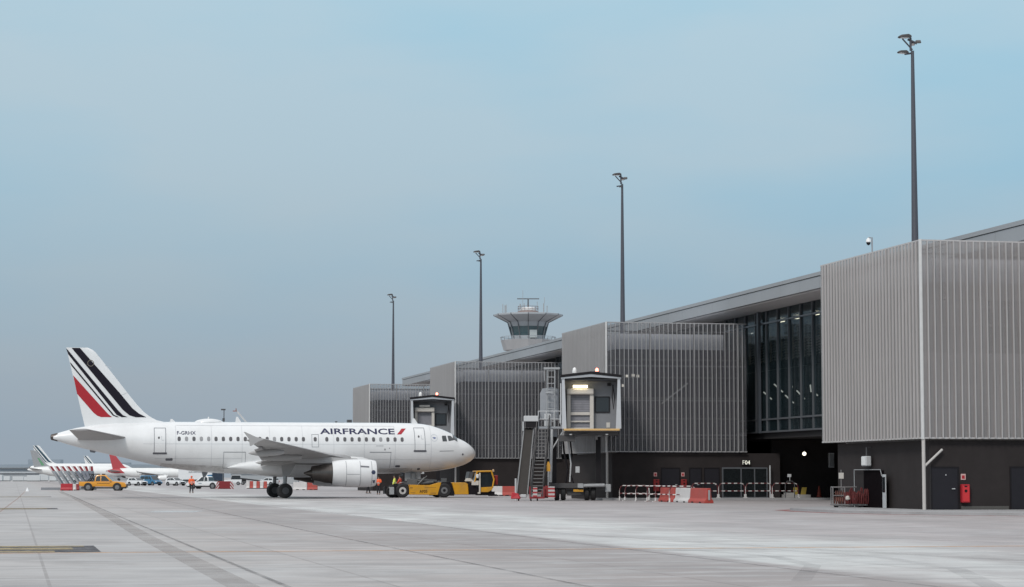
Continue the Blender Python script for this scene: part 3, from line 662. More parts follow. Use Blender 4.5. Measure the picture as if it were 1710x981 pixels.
hwid = pch([(0,.02),(.06,.2),(.15,.38),(.45,.74),(.95,1.08),(1.6,1.37),(2.4,1.62),(3.2,1.79),(4.6,1.94),(6.2,1.975),(21.5,1.975),(25,1.82),(28.65,1.30),(31,.88),(33.3,.42),(33.84,.26)])
def fsurf(s, z, off=.012, side=-1):      # point on the fuselage skin at station s (from the nose) and height z
    a, b, h = ztop(s), zbot(s), hwid(s); c = (a+b)/2; q = (a-b)/2; t = max(-.999, min(.999, (z-c)/q)); r = math.sqrt(1-t*t)
    n = Vector((0, r/h, t/q)).normalized()
    return (-s, side*(h*r+off*n.y), z+off*n.z)
def decal(name, polys, proj, m, parent, ds=.35, dz=.09, tris=None):
    """flat shapes (s,z) cut into small pieces and laid on a curved skin"""
    bm = bmesh.new()
    if tris:
        vs, fs = tris; bv = [bm.verts.new((x,y,0)) for x,y in vs]
        for f in fs:
            try: bm.faces.new([bv[i] for i in f])
            except ValueError: pass
    for p in polys or []: bm.faces.new([bm.verts.new((x,y,0)) for x,y in p])
    xs = [v.co.x for v in bm.verts]; ys = [v.co.y for v in bm.verts]
    for axis, lo, hi, st in ((0,min(xs),max(xs),ds),(1,min(ys),max(ys),dz)):
        k = math.floor(lo/st)+1
        while k*st < hi-1e-6:
            co = [0,0,0]; co[axis] = k*st; no = [0,0,0]; no[axis] = 1
            bmesh.ops.bisect_plane(bm, geom=bm.verts[:]+bm.edges[:]+bm.faces[:], plane_co=co, plane_no=no, dist=1e-5); k += 1
    for v in bm.verts: v.co = proj(v.co.x, v.co.y)
    bmesh.ops.recalc_face_normals(bm, faces=bm.faces)
    me = bpy.data.meshes.new(name); bm.to_mesh(me); bm.free(); me.materials.append(m)
    me.polygons.foreach_set('use_smooth', [True]*len(me.polygons))
    o = bpy.data.objects.new(name, me); COL.objects.link(o); o.parent = parent; return o
def rrect(s0, s1, z0, z1, r=.08, n=3):
    pts = []
    for cx, cz, a0 in ((s1-r,z1-r,0),(s0+r,z1-r,90),(s0+r,z0+r,180),(s1-r,z0+r,270)):
        for k in range(n+1): a = R(a0+90*k/n); pts.append((cx+r*math.cos(a), cz+r*math.sin(a)))
    return pts
def outline(s0, s1, z0, z1, t=.045):
    return [[(s0,z0),(s1,z0),(s1,z0+t),(s0,z0+t)],[(s0,z1-t),(s1,z1-t),(s1,z1),(s0,z1)],[(s0,z0+t),(s0+t,z0+t),(s0+t,z1-t),(s0,z1-t)],[(s1-t,z0+t),(s1,z0+t),(s1,z1-t),(s1-t,z1-t)]]
def airfoil(chord, tc, n=9):
    xs = [(1-math.cos(PI*k/n))/2 for k in range(n+1)]
    y = lambda x: 5*tc*(.2969*math.sqrt(x)-.126*x-.3516*x*x+.2843*x**3-.1036*x**4)
    return [(x*chord, y(x)*chord) for x in xs]+[(x*chord, -y(x)*chord*.75) for x in xs[-2:0:-1]]
fin_le = pch([(5.55,24.6),(6.01,25.16),(6.15,25.78),(6.39,26.25),(6.81,26.82),(9.08,28.72),(11.29,30.48),(11.62,30.77),(11.85,31.25)])
fin_te = pch([(5.4,31.35),(11.85,32.93)])
def fin_y(s, z):
    le, te = fin_le(z), fin_te(z); c = te-le; x = max(0.001, min(1, (s-le)/c)); tc = .095
    return 5*tc*(.2969*math.sqrt(x)-.126*x-.3516*x*x+.2843*x**3-.1036*x**4)*min(c, 6.5)

def airliner(root, paint, finm, detail=True):
    # fuselage
    b = MB(); st = [.0,.03,.06,.1,.15,.22,.3,.38,.45,.55,.65,.8,.95,1.1,1.25,1.4,1.5,1.56,1.62,1.68,1.75,1.84,1.95,2.1,2.3,2.5,2.8,3.2,3.6,4,4.5,5,5.5,6,7,8,10,13,16,19,20,21,22,23,24,25,26,27,28,29,30,31,32,32.7,33.3,33.84]
    if not detail: st = st[::2]+[33.84]
    N = 56 if detail else 24; rs = []
    for s in st:
        a, q, h = ztop(s), zbot(s), hwid(s)
        rs.append([(-s, h*math.sin(2*PI*k/N), (a+q)/2+(a-q)/2*math.cos(2*PI*k/N)) for k in range(N)])
    fus = b.rings(rs).build('fuselage', paint, root, smooth=35)
    MB().lathe([(-34.05,.10),(-34.0,.22),(-33.5,.34)], o=(0,0,4.78), ax='x', n=16).build('exhaust_cone', mat('exhaust_metal', (.10,.085,.08), .4, .6), root, smooth=40)
    # belly fairing
    ft_ = pch([(8.6,3.15),(9.4,3.62),(12,3.65),(17,3.25),(19.3,2.86),(20.3,2.42)]); fb = pch([(8.6,2.75),(9.6,1.95),(11,1.72),(15,1.63),(17,1.72),(19,2.02),(20.3,2.36)]); fh = pch([(8.6,1.6),(9.6,1.98),(11,2.12),(17,2.14),(19,2.04),(20.3,1.9)])
    rs = []
    for k in range(25):
        s = 8.6+11.7*k/24; a, q, h = ft_(s), fb(s), fh(s); ring = []
        for i in range(32):
            an = 2*PI*i/32; c, sn = math.cos(an), math.sin(an); e = .72
            ring.append((-s, h*math.copysign(abs(sn)**e, sn), (a+q)/2+(a-q)/2*math.copysign(abs(c)**e, c)))
        rs.append(ring)
    ff = MB().rings(rs).build('belly_fairing', paint, root, smooth=50)
    # fin
    rs = []
    for z in [5.5,5.8,6.01,6.15,6.3,6.5,6.81,7.4,8.2,9.08,10,10.8,11.29,11.5,11.7,11.85]:
        le, te = fin_le(z), fin_te(z); c = te-le; pr = airfoil(c, .095*min(1, 6.5/c), 8); rs.append([(-(le+x), y if k <= 8 else y/.75, z) for k, (x, y) in enumerate(pr)])
    fn = MB().rings(rs).build('tail_fin', finm, root, smooth=40)
    # stabilisers and wings
    def surface(name, secs, m, side, nn=9):
        rs = []
        for y, le, ch, z, tc in secs: rs.append([(-(le+x), side*y, z+h-(x/ch)*.035*ch) for x, h in airfoil(ch, tc, nn)])
        return MB().rings(rs).build(name, m, root, smooth=40)
    WUND = mat('wing_grey_paint', (.375,.37,.37), .45, noise=.12, scale=.8, dirt=.35)
    for sd in (-1, 1):
        surface('tailplane', [(.5,27.7,4.3,4.68,.10),(1.3,28.25,3.7,4.75,.10),(6.15,31.3,1.45,5.27,.10)], WUND, sd)
        wg = surface('wing', [(1.2,9.9,7.9,3.02,.15),(1.97,10.4,6.95,3.05,.15),(4.2,11.65,5.7,3.22,.13),(6.4,12.9,4.55,3.40,.12),(10,14.97,3.4,3.75,.11),(13.5,17.0,2.35,4.08,.11),(16.9,18.95,1.40,4.40,.10)], WUND, sd, 10)
        yw = 16.9*sd
        MB().prism([(-18.95,4.42),(-19.6,4.56),(-20.42,4.93),(-20.5,4.92),(-20.12,4.42),(-20.05,3.92),(-19.95,3.90),(-19.45,4.22)], yw-.05, yw+.06).build('wingtip_fence', WUND, wg)
        for yf, s0, ln in ((4.6,15.3,3.1),(8.2,15.2,3.2),(12.1,17.0,2.7)):
            z = 3.05+(yf-1.97)*.088-.42; rs = []
            for k in range(11):
                t = k/10; r = .26*math.sqrt(max(.002, 1-abs(2*t-.85)**2.2 if t < .9 else (1-t)*2.2)); rs.append([(-(s0+ln*t), sd*yf+r*.62*math.cos(2*PI*i/12), z-.10*t+r*math.sin(2*PI*i/12)) for i in range(12)])
            MB().rings(rs).build('flap_fairing', WUND, wg, smooth=40)
        if detail:
            f = MB(); f.hexa([(-16.9,sd*2.2,2.66),(-17.75,sd*2.2,2.52),(-18.1,sd*6.3,2.86),(-17.3,sd*6.3,3.0)],[(-16.9,sd*2.2,2.78),(-17.75,sd*2.2,2.57),(-18.1,sd*6.3,2.91),(-17.3,sd*6.3,3.12)])
            f.hexa([(-17.35,sd*6.5,3.02),(-18.1,sd*6.5,2.93),(-19.35,sd*13.2,3.66),(-18.8,sd*13.2,3.76)],[(-17.35,sd*6.5,3.14),(-18.1,sd*6.5,2.97),(-19.35,sd*13.2,3.70),(-18.8,sd*13.2,3.86)])
            f.build('flap', WUND, wg)
        # engine
        ye = 5.75*sd; o = (0, ye, 1.95)
        nac = MB().lathe([(-9.6,.80),(-9.35,.84),(-9.2,.88),(-9.12,.93),(-9.13,.97),(-9.22,1.01),(-9.5,1.06),(-10,1.09),(-10.8,1.10),(-11.6,1.07),(-12.2,1.0),(-12.58,.93),(-12.56,.90),(-12.2,.92),(-11.8,.93)], o=o, ax='x', n=40, cap=False).build('engine_nacelle', paint, root, smooth=40)
        CORE = mat('hot_metal', (.13,.115,.105), .35, .8, noise=.3, scale=2, stretch=(3,.5,.5))
        MB().lathe([(-11.7,.78),(-12.55,.80),(-13.1,.74),(-13.6,.62),(-14.15,.54),(-14.13,.48),(-13.6,.5)], o=o, ax='x', n=32, cap=False).build('exhaust_nozzle', CORE, nac, smooth=40)
        MB().lathe([(-13.4,.42),(-14.2,.28),(-14.75,.05)], o=o, ax='x', n=20).build('exhaust_plug', CORE, nac, smooth=40)
        f = MB(); f.lathe([(-9.75,.80),(-9.74,.30),(-9.6,.22),(-9.4,.03)], o=o, ax='x', n=28); f.lathe([(-11.8,.93),(-11.85,.2)], o=o, ax='x', n=24); f.build('fan', DGREY, nac, smooth=40)
        MB().hexa([(-10.3,ye-.10,2.95),(-12.6,ye-.22,2.75),(-12.6,ye+.22,2.75),(-10.3,ye+.10,2.95)],[(-10.6,ye-.09,3.1),(-15.2,ye-.2,3.3),(-15.2,ye+.2,3.3),(-10.6,ye+.09,3.1)]).build('pylon', WUND, root)
        f = MB(); f.hexa([(-12.5,ye-.2,2.72),(-15.3,ye-.12,2.75),(-15.3,ye+.12,2.75),(-12.5,ye+.2,2.72)],[(-12.5,ye-.2,3.2),(-16.6,ye-.12,3.2),(-16.6,ye+.12,3.2),(-12.5,ye+.2,3.2)]); f.build('pylon_fairing', WUND, root)
        # main gear
        gx, gy = -16.0, 3.8*sd
        gm = MB(); gm.tube((gx+.1,gy,2.95),(gx,gy,1.0),.17,.15,12); gm.tube((gx,gy,1.1),(gx,gy,.5),.09,n=10); gm.tube((gx,gy-.62,.58),(gx,gy+.62,.58),.09,n=10)
        gm.tube((gx-.05,gy,1.5),(gx,gy-1.7*sd,2.6),.08,n=8); gm.tube((gx-.2,gy,1.1),(gx-.45,gy,.9),.05,n=6); gm.tube((gx-.45,gy,.9),(gx-.15,gy,.62),.05,n=6)
        lg = gm.build('landing_gear_leg', GREYP, root, smooth=40)
        MB().hexa([(gx-.12,gy+.24*sd,1.75),(gx+.32,gy+.24*sd,1.75),(gx+.32,gy+.28*sd,1.75),(gx-.12,gy+.28*sd,1.75)],[(gx-.3,gy+.22*sd,2.75),(gx+.85,gy+.22*sd,2.75),(gx+.85,gy+.26*sd,2.75),(gx-.3,gy+.26*sd,2.75)]).build('gear_door', WUND, lg)
        for dy in (-.45,.45):
            wh = MB().lathe([(-.20,.34),(-.21,.42),(-.17,.53),(-.08,.575),(.08,.575),(.17,.53),(.21,.42),(.20,.34)], o=(gx,gy+dy,.578), ax='y', n=28).build('wheel', BLACK, lg, smooth=30)
            pass
        for yy in (gy-.45-.215, gy+.45+.215):
            MB().lathe([(yy-.02,.06),(yy-.015,.27),(yy+.015,.27),(yy+.02,.06)], o=(gx,0,.578), ax='y', n=20).build('rim', DGREY, lg)
    # nose gear
    gm = MB(); gm.tube((-5.07,0,2.3),(-5.2,0,.95),.11,n=10); gm.tube((-5.2,-.36,.78),(-5.2,.36,.78),.06,n=8); gm.tube((-5.2,0,1.0),(-5.2,0,.75),.07,n=8); gm.tube((-5.12,0,1.6),(-4.1,0,2.3),.06,n=8); gm.tube((-5.2,-.32,1.35),(-5.2,.32,1.35),.05,n=6)
    ng = gm.build('nose_gear_leg', LGREY, root, smooth=40)
    for dy in (-.25,.25): MB().lathe([(-.11,.2),(-.11,.3),(-.06,.38),(.06,.38),(.11,.3),(.11,.2)], o=(-5.2,dy,.78), ax='y', n=20).build('wheel', BLACK, ng, smooth=30)
    MB().hexa([(-5.9,-.42,1.35),(-4.6,-.42,1.35),(-4.6,-.40,1.35),(-5.9,-.40,1.35)],[(-5.9,-.36,2.1),(-4.6,-.36,2.1),(-4.6,-.34,2.1),(-5.9,-.34,2.1)]).build('gear_door', WUND, ng)
    return fus, fn

PL = W(794, 191.0); PL = Vector((-2.98, 191.0, 0))
jet = thing('airliner', 'large white airliner with blue lettering and striped tail, nearest of the aircraft', 'airplane', PL, TH)
AWH = mat('airliner_white', (.76,.765,.77), .32, noise=.05, scale=1.1, coat=.35, dirt=.13, stretch=(1.2,1.2,.3))
fus, fn = airliner(jet, AWH, AWH)
P = lambda s, z: fsurf(-s, z)            # decals are drawn with s negative, nose to the right
P2 = lambda s, z: fsurf(-s, z, .02)
P3 = lambda s, z: fsurf(-s, z, .028)
WIN = mat('cabin_window', (.09,.085,.09), .12, noise=.35, scale=1.3, spec=.7); LINE = mat('panel_line', (.27,.28,.30), .5); DLINE = mat('door_sill', (.10,.10,.115), .5)
sp_ = [-24.13+.577*k for k in range(19)]+[-12.45,-11.58]+[-11.58+.579*k for k in range(1,10)]
sp_ = [s for s in sp_ if not (-13.75 < s < -12.95)]+[-13.38]
random.seed(4); BLIND = mat('window_blind_down', (.30,.30,.31), .4, noise=.1)
for s in sp_:
    decal('cabin_window', [rrect(s-.125, s+.125, 4.47, 4.83, .11)], P, BLIND if random.random() < .16 else WIN, fus)
for s0, s1, z0, z1 in ((-5.36,-4.47,3.74,5.62),(-26.08,-25.15,3.52,5.52)):
    d = decal('door', [rrect(s0, s1, z0, z1, .1)], P, AWH, jet)
    decal('door_outline', outline(s0, s1, z0, z1, .05), P2, LINE, d)
    decal('door_sill', [rrect(s0-.08, s1+.08, z0-.07, z0+.07, .06)], P3, DLINE, d)
    decal('door_window', [rrect((s0+s1)/2-.16, (s0+s1)/2-.02, (z0+z1)/2+.12, (z0+z1)/2+.30, .06)], P3, WIN, d)
    decal('door_marking', [rrect((s0+s1)/2+.12, (s0+s1)/2+.30, (z0+z1)/2-.02, (z0+z1)/2+.04, .02), rrect((s0+s1)/2+.1, (s0+s1)/2+.15, (z0+z1)/2+.04, (z0+z1)/2+.34, .02)], P2, mat('faint_marking', (.55,.56,.58), .5), d)
ex = decal('exit_hatch', outline(-13.66, -13.10, 4.02, 5.05, .035), P, LINE, jet)
decal('cargo_door', outline(-20.65, -18.9, 1.98+.35, 3.62, .03)+[[(-20.65,3.60),(-18.9,3.60),(-18.9,3.64),(-20.65,3.64)]], P, LINE, jet)
decal('cargo_door', [[(-9.0,3.60),(-7.25,3.60),(-7.25,3.66),(-9.0,3.66)],[(-7.3,2.4),(-7.27,2.4),(-7.27,3.6),(-7.3,3.6)]], P, LINE, jet)
decal('cockpit_window', [[(-3.02,4.52),(-2.64,4.52),(-2.68,4.98),(-3.0,4.98),(-3.05,4.9)],[(-2.50,4.54),(-1.95,4.64),(-2.26,4.98),(-2.54,4.98)]], P, TINT, fus)
# windscreen panes on the slope in front of the pilots
for sd in (-1, 1):
    ws = MB(); g_ = []
    for k in range(7):
        ph = R(8+k*7); row = []
        for s in (1.58, 1.72, 1.86, 1.98):
            s2 = s+.02*k; a, q, h = ztop(s2), zbot(s2), hwid(s2); row.append((-s2, sd*(h+.012)*math.sin(ph), (a+q)/2+((a-q)/2+.012)*math.cos(ph)))
        g_.append(row)
    ws.rings(g_, cap=False, closed=False).build('windscreen', TINT, fus)
SEAM = mat('skin_seam', (.52,.53,.55), .5)
decal('skin_seam', [[(s,2.3),(s+.022,2.3),(s+.022,5.75),(s,5.75)] for s in (-4.0,-6.95,-9.45,-11.9,-14.4,-17.0,-19.2,-21.6,-24.4)]+[[(a,z),(b,z),(b,z+.018),(a,z+.018)] for a,b,z in ((-26.9,-4.1,4.25),(-24.3,-7,5.72),(-26,-19.2,3.1),(-8.9,-4.1,3.05))], P, SEAM, fus)
GRIME = worn('belly_grime', (.30,.26,.23), .35, 1.5)
for gp_ in ([(-25.5,2.36),(-20.5,2.08),(-20.5,2.5),(-25.5,2.75)],[(-8.4,2.06),(-5.4,2.12),(-5.4,2.4),(-8.4,2.35)]): decal('belly_grime', [gp_], P, GRIME, fus)
MISC = mat('grey_marking', (.20,.21,.23), .5)
decal('service_panel', [[(-8.5,4.12),(-7.9,4.12),(-7.9,4.16),(-8.5,4.16)],[(-3.3,3.70),(-2.1,3.74),(-2.1,3.79),(-3.3,3.76)], rrect(-7.85,-7.7,3.78,3.93,.06), rrect(-7.45,-7.35,3.9,4.0,.04)], P, mat('faint_panel', (.36,.36,.37), .5), fus)
for rr_ in (rrect(-1.36,-1.22,3.40,3.56,.06), rrect(-6.85,-6.45,2.44,2.60,.07), rrect(-5.0,-4.75,2.22,2.38,.06), rrect(-25.15,-24.6,2.94,3.14,.07)): decal('sensor_port', [rr_], P, DLINE, fus)
circ = lambda cx, cz, r, n=20: [(cx+r*math.cos(2*PI*k/n), cz+r*math.sin(2*PI*k/n)) for k in range(n)]
decal('team_emblem', [[(cx, cz) for cx, cz in [circ(-3.72,4.80,.29)[k], circ(-3.72,4.80,.29)[(k+1) % 20], circ(-3.72,4.80,.26)[(k+1) % 20], circ(-3.72,4.80,.26)[k]]] for k in range(20)], P, mat('emblem_grey', (.5,.53,.58), .5), fus)
decal('team_emblem', [[(-3.88,4.83),(-3.72,4.70),(-3.52,4.80),(-3.70,4.86)]], P, mat('emblem_blue', (.16,.2,.36), .5), fus)
TXT = mat('lettering_navy', (.012,.014,.06), .4, noise=.05)
def lettering(body, s0, s1, z0, z1, m, proj, parent, bold=.02, name='lettering'):
    vs, fs = text_mesh(body, bold); return decal(name, None, proj, m, parent, .3, .08, ([(s0+x*(s1-s0), z0+y*(z1-z0)) for x, y in vs], fs))
lettering('AIRFRANCE', -12.97, -6.93, 5.06, 5.53, TXT, P, fus, .022)
decal('red_slash', [[(-6.76,5.06),(-6.42,5.06),(-5.98,5.54),(-6.32,5.54)]], P, RED, fus)
lettering('F-GRHX', -24.29, -22.82, 4.98, 5.26, TXT, P, fus, .012)
# tail stripes
Fp = lambda s, z: (s, -(fin_y(-s, z)+.012), z)
Fp2 = lambda s, z: (s, -(fin_y(-s, z)+.020), z)
Fq = lambda s, z: (s, fin_y(-s, z)+.012, z)
strip1 = [(-32.52,11.82),(-31.87,11.82),(-28.72,8.28),(-27.72,7.08),(-27.2,6.66),(-26.62,6.38),(-27.45,6.37),(-27.95,6.52),(-28.47,6.95)]
strip2 = [(-32.95,11.80),(-32.78,11.62),(-28.85,6.92),(-28.45,6.52),(-28.08,6.38),(-28.55,6.37),(-28.95,6.55),(-32.78,11.32)]
strip3 = [(-32.62,10.66),(-32.58,10.66),(-29.15,6.55),(-28.75,6.37),(-28.95,6.37),(-29.25,6.5),(-32.52,10.42)]
strip4 = [(-32.37,9.66),(-29.62,6.62),(-29.3,6.37),(-30.15,6.37),(-30.45,6.48),(-30.75,6.72),(-32.04,8.2)]
for pj in (Fp, Fq):
    decal('navy_stripe', [strip1], pj, NAVY, fn, .2, .2); decal('navy_stripe', [strip2], pj, NAVY, fn, .2, .2); decal('navy_stripe', [strip3], pj, NAVY, fn, .2, .2); decal('red_stripe', [strip4], pj, RED, fn, .2, .2)
c1_, c2_ = circ(-31.02,10.62,.26), circ(-31.02,10.62,.21)
decal('fin_emblem', [[c1_[k],c1_[(k+1)%20],c2_[(k+1)%20],c2_[k]] for k in range(20)], Fp2, mat('emblem_tan', (.16,.14,.11), .5), fn)
# panel seams of fin and cowling
decal('fin_seam', [[(-29.9,10.45),(-29.4,10.25),(-29.4,10.28),(-29.9,10.48)],[(-28.6,8.1),(-28.0,8.35),(-28.0,8.38),(-28.6,8.13)]], Fp, mat('seam', (.55,.56,.58), .5), fn)
nac = [o for o in kids(jet) if o.name.startswith('engine_nacelle')][0]
nprof = pch([(9.12,.97),(9.5,1.06),(10,1.09),(10.8,1.10),(11.6,1.07),(12.2,1.0),(12.58,.93)])
def Np(s, z): 
    r = nprof(-s)+.008; t = max(-.99,min(.99,(z-1.95)/r)); return (s, -5.75-r*math.sqrt(1-t*t), 1.95+r*t)
decal('cowl_seam', [[(a,.98),(a+.035,.98),(a+.035,2.9),(a,2.9)] for a in (-11.55,-10.45,-9.55)]+[[(-11.5,1.85),(-10.5,1.85),(-10.5,1.88),(-11.5,1.88)]], Np, LINE, nac, .2, .08)
decal('cowl_vent', [[(-10.45,2.42),(-9.75,2.38),(-9.75,2.5),(-10.45,2.55)]], Np, mat('vent_grey', (.16,.16,.18), .5), nac, .2, .08)
decal('cowl_emblem', [circ(-9.42,2.02,.17,14)], Np, mat('emblem_navy', (.04,.05,.10), .5), nac, .1, .05); decal('cowl_emblem', [[(-9.56,1.36),(-9.26,1.42),(-9.3,1.16),(-9.42,1.2),(-9.42,1.32)]], Np, mat('emblem_navy', (.04,.05,.10), .5), nac, .1, .05)
# antennas and dome on the crown
b = MB(); rs = []
for k in range(13):
    t = k/12; s = 20.5+2.35*t; q = math.sin(PI*t)**.55 if 0 < t < 1 else .02; rs.append([(-s, .55*q*math.cos(2*PI*i/16), 6.0+.30*q*max(-.2,math.sin(2*PI*i/16))) for i in range(16)])
b.rings(rs).build('antenna_dome', AWH, jet, smooth=50)
b = MB()
for s, h in ((5.0,.40),(19.3,.45),(24.5,.25)): b.prism([(-s-.28,5.98),(-s+.22,5.98),(-s-.06,6.0+h),(-s-.2,6.0+h)], -.02, .02)
b.lathe([(6.28,.05),(6.38,.07),(6.44,.02)], o=(-21.7,0,0), n=8); b.build('blade_antenna', AWH, jet)
b = MB(); b.prism([(-31.0,3.80),(-30.5,3.70),(-30.6,3.55),(-30.95,3.6)], -.03, .03); b.prism([(-6.2,2.0),(-5.9,2.0),(-6.0,1.72),(-6.15,1.72)], -.02,.02); b.prism([(-22.2,2.06),(-21.7,2.03),(-21.9,1.65),(-22.1,1.65)], -.02,.02); b.build('drain_mast', MISC, jet)

# ---- parked airliners far behind
def far_jet(label, px, D, rz, finm, paint=None, extra=None):
    j = thing('parked_airliner', label, 'airplane', W(px, D), rz, 'parked aircraft in the distance')
    f, n = airliner(j, paint or WHITE, finm, False)
    if extra: extra(j, n)
    return j
def stripes(j, n):
    decal('navy_stripe', [strip1], lambda s,z: (s,-(fin_y(-s,z)+.03),z), mat('teal_navy', (.02,.06,.09), .5), n, .5, .5)
    decal('navy_stripe', [strip2], lambda s,z: (s,-(fin_y(-s,z)+.03),z), mat('teal_navy', (.02,.06,.09), .5), n, .5, .5)
def green(j, n):
    decal('green_swoosh', [[(-30.2,9.0),(-29.6,9.0),(-27.6,6.4),(-28.6,6.2)]], lambda s,z: (s,-(fin_y(-s,z)+.03),z), mat('green_paint', (.12,.30,.16), .5), n, .5, .5)
gj = far_jet('distant white airliner with grey chequered tail fin and green stripe', 203, 700, R(6), striped('fin_grey_check', (.26,.27,.29), (.48,.49,.50), .5, (1,0,1), .55), None, green); gj.scale = (.81,.81,.81)
far_jet('distant white airliner with navy striped tail fin behind the grey tail', 228, 765, R(12), WHITE, None, stripes)
far_jet('distant airliner whose narrow striped fin tip shows between two other tails', 256, 1136, R(8), WHITE, None, stripes)
rj = far_jet('distant white airliner with plain red tail fin behind the orange pickup', 320, 665, R(4), mat('far_red_fin', (.42,.055,.065), .5, noise=.1), None)
rj.scale = (.7,.7,.7)
decal('red_tail_paint', [[(-33.6,3.9),(-26.3,3.9),(-28.6,5.95),(-33.6,5.95)]], lambda s,z: fsurf(-s, max(zbot(-s)+.02, min(ztop(-s)-.02, z)), .03), MATS['far_red_fin'], rj, .6, .3)
# ================================================================== JET BRIDGES
BR = mat('bridge_panel', (.40,.42,.45), .45, .1, noise=.08, scale=.8, dirt=.15); BRD = mat('bridge_dark_panel', (.16,.165,.185), .5, noise=.1); JAMB = mat('cab_jamb_paint', (.50,.52,.545), .45, noise=.06, dirt=.1); BRIN = mat('bridge_inside', (.20,.205,.22), .6, noise=.1)
CREAM = mat('cream_shutter', (.55,.52,.48), .5, noise=.08); OCHRE = mat('ochre_bumper', (.62,.40,.16), .6, noise=.15); STAIR = mat('stair_steel', (.075,.072,.074), .55, .2, noise=.2); SLIDE = mat('slide_panel', (.055,.050,.047), .8, noise=.15, spec=.15)
HUSH = striped('roller_slats', (.20,.20,.23), (.30,.30,.33), .12, (0,0,1))
def jet_bridge(label, loc, dz, lit, rz, stairs=True):
    r = thing('jet_bridge', label, 'jet bridge', loc, rz, 'jet bridges')
    # cab: origin under the front edge middle, looking along -y
    F, H_, W2 = 5.0+dz, 8.62+dz, 2.02
    c = MB(); c.box(-W2,-W2+.16,.0,3.6,F,H_); c.box(W2-.16,W2,.0,3.6,F,H_); c.box(-W2+.17,W2-.17,.03,3.6,F-.16,F+.02)
    cab = c.build('cab', BR, r, bevel=.02); c = MB()
    c.hexa([(-W2-.02,-.22,F+.02),(-W2+.30,-.22,F+.02),(-W2+.18,0,F+.02),(-W2-.02,0,F+.02)],[(-W2-.02,-.22,H_),(-W2+.16,-.22,H_),(-W2+.18,0,H_),(-W2-.02,0,H_)])
    c.build('left_jamb', JAMB, cab); c = MB()
    c.hexa([(W2-.30,-.22,F+.02),(W2+.08,-.22,F+.02),(W2+.02,0,F+.02),(W2-.18,0,F+.02)],[(W2-.16,-.22,H_),(W2+.02,-.22,H_),(W2+.02,0,H_),(W2-.18,0,H_)]); c.build('right_jamb', JAMB, cab)
    b = MB(); b.prism([(-W2-.08,H_-.02),(0,H_+.22),(W2+.08,H_-.02),(W2+.08,H_-.12),(0,H_+.02),(-W2-.08,H_-.12)][::1], -.28, 3.7); b.build('cab_fascia', BR, cab)
    rf_ = MB().prism([(-W2-.12,H_+.0),(0,H_+.24),(W2+.12,H_+.0),(W2+.12,H_+.16),(0,H_+.40),(-W2-.12,H_+.16)], -.34, 3.75).build('cab_roof', BLKP, r)
    MB().box(-W2+.17,W2-.17,1.2,1.3,F+.03,H_-.24).build('cab_back_wall', BRIN, cab)
    b = MB(); b.box(-W2+.18,W2-.18,.1,3.4,H_-.22,H_-.1); b.build('cab_ceiling', DGREY, cab)
    b = MB(); b.box(-1.70,.20,.62,1.19,F+2.44,F+2.86); b.build('shutter_housing', CREAM, cab, bevel=.06)
    d = MB(); d.box(-1.46,-.07,1.1,1.19,F+.05,F+2.44); sh = d.build('roller_shutter', HUSH, cab)
    d = MB(); d.box(-1.68,-1.44,.8,1.18,F+.03,F+2.44); d.box(-.08,.18,.8,1.18,F+.03,F+2.44)
    for z, hz_ in ((.04,.07),(.50,.10),(1.0,.20)): d.box(-1.43,-.09,.95,1.09,F+z,F+z+hz_)
    d.build('shutter_frame', CREAM, sh)
    d = MB(); d.box(.34,1.26,1.15,1.195,F+1.24,F+2.24); cw = d.build('cab_window', TINT, cab)
    d = MB(); d.box(.27,1.33,1.12,1.197,F+1.17,F+1.24); d.box(.27,1.33,1.12,1.197,F+2.24,F+2.31); d.box(.27,.34,1.12,1.197,F+1.24,F+2.24); d.box(1.26,1.33,1.12,1.197,F+1.24,F+2.24); d.build('window_frame', BLKP, cw)
    MB().box(1.08,1.34,1.15,1.197,F+.12,F+.48).build('notice_plate', CREAM, cab)
    d = MB(); d.path([(1.55,.6,F+3.1),(1.48,.5,F+2.3),(1.58,.5,F+1.4),(1.66,.55,F+2.2),(1.55,.6,F+3.0)],.04,6); d.box(1.15,1.4,.8,1.1,F+3.05,F+3.25); d.build('cable_loop', BLKP, cab)
    l = MB(); l.box(-1.25,-.25,.50,.60,F+2.92,F+3.08); l.build('cab_lamp', glow('cab_lamp_glow', (1,.86,.55), 7.0) if lit else CREAM, cab)
    b = MB(); b.box(-W2+.1,W2-.02,-.36,-.02,F-.13,F+.015); b.build('bumper', OCHRE, cab, bevel=.03)
    # roof beacon and dome
    MB().lathe([(0,.16),(.16,.16),(.34,.11),(.40,.02)], o=(-1.15,.6,H_+.32), n=16).build('dome_antenna', WHITE, rf_, smooth=50)
    q = MB(); q.lathe([(0,.10),(.12,.11),(.2,.07),(.24,.02)], o=(.42,.3,H_+.42), n=14); bc = q.build('beacon', glow('beacon_glow', (1,.20,.13), 7.0), rf_, smooth=50)
    MB().box(.1,.6,.15,.5,H_+.33,H_+.42).build('beacon_base', DGREY, rf_)
    # undercarriage under the cab
    u = MB(); u.box(-1.9,1.9,.2,3.4,F-.42,F-.20); u.box(-2.3,-1.1,.3,1.2,F-.85,F-.43); u.tube((-1.2,.2,F-.5),(-.2,.0,F-.35),.06); u.box(.3,.45,.1,.3,F-.75,F-.42)
    u.build('cab_frame', STAIR, r)
    for x in (-1.42, 1.1): MB().lathe([(0,.09),(.08,.11)], o=(x,.05,F-.42), n=10).build('work_lamp', WHITE, r)
    # lift columns, cross beam, bogie
    for x in (-2.62, .52): MB().box(x-.18,x+.18,2.2,2.55,1.05,F-.25).build('lift_column', BLKP, r)
    for x in (-2.62, .52): MB().box(x-.22,x+.22,2.16,2.59,F-.5,F+.02).build('column_sleeve', BR, r)
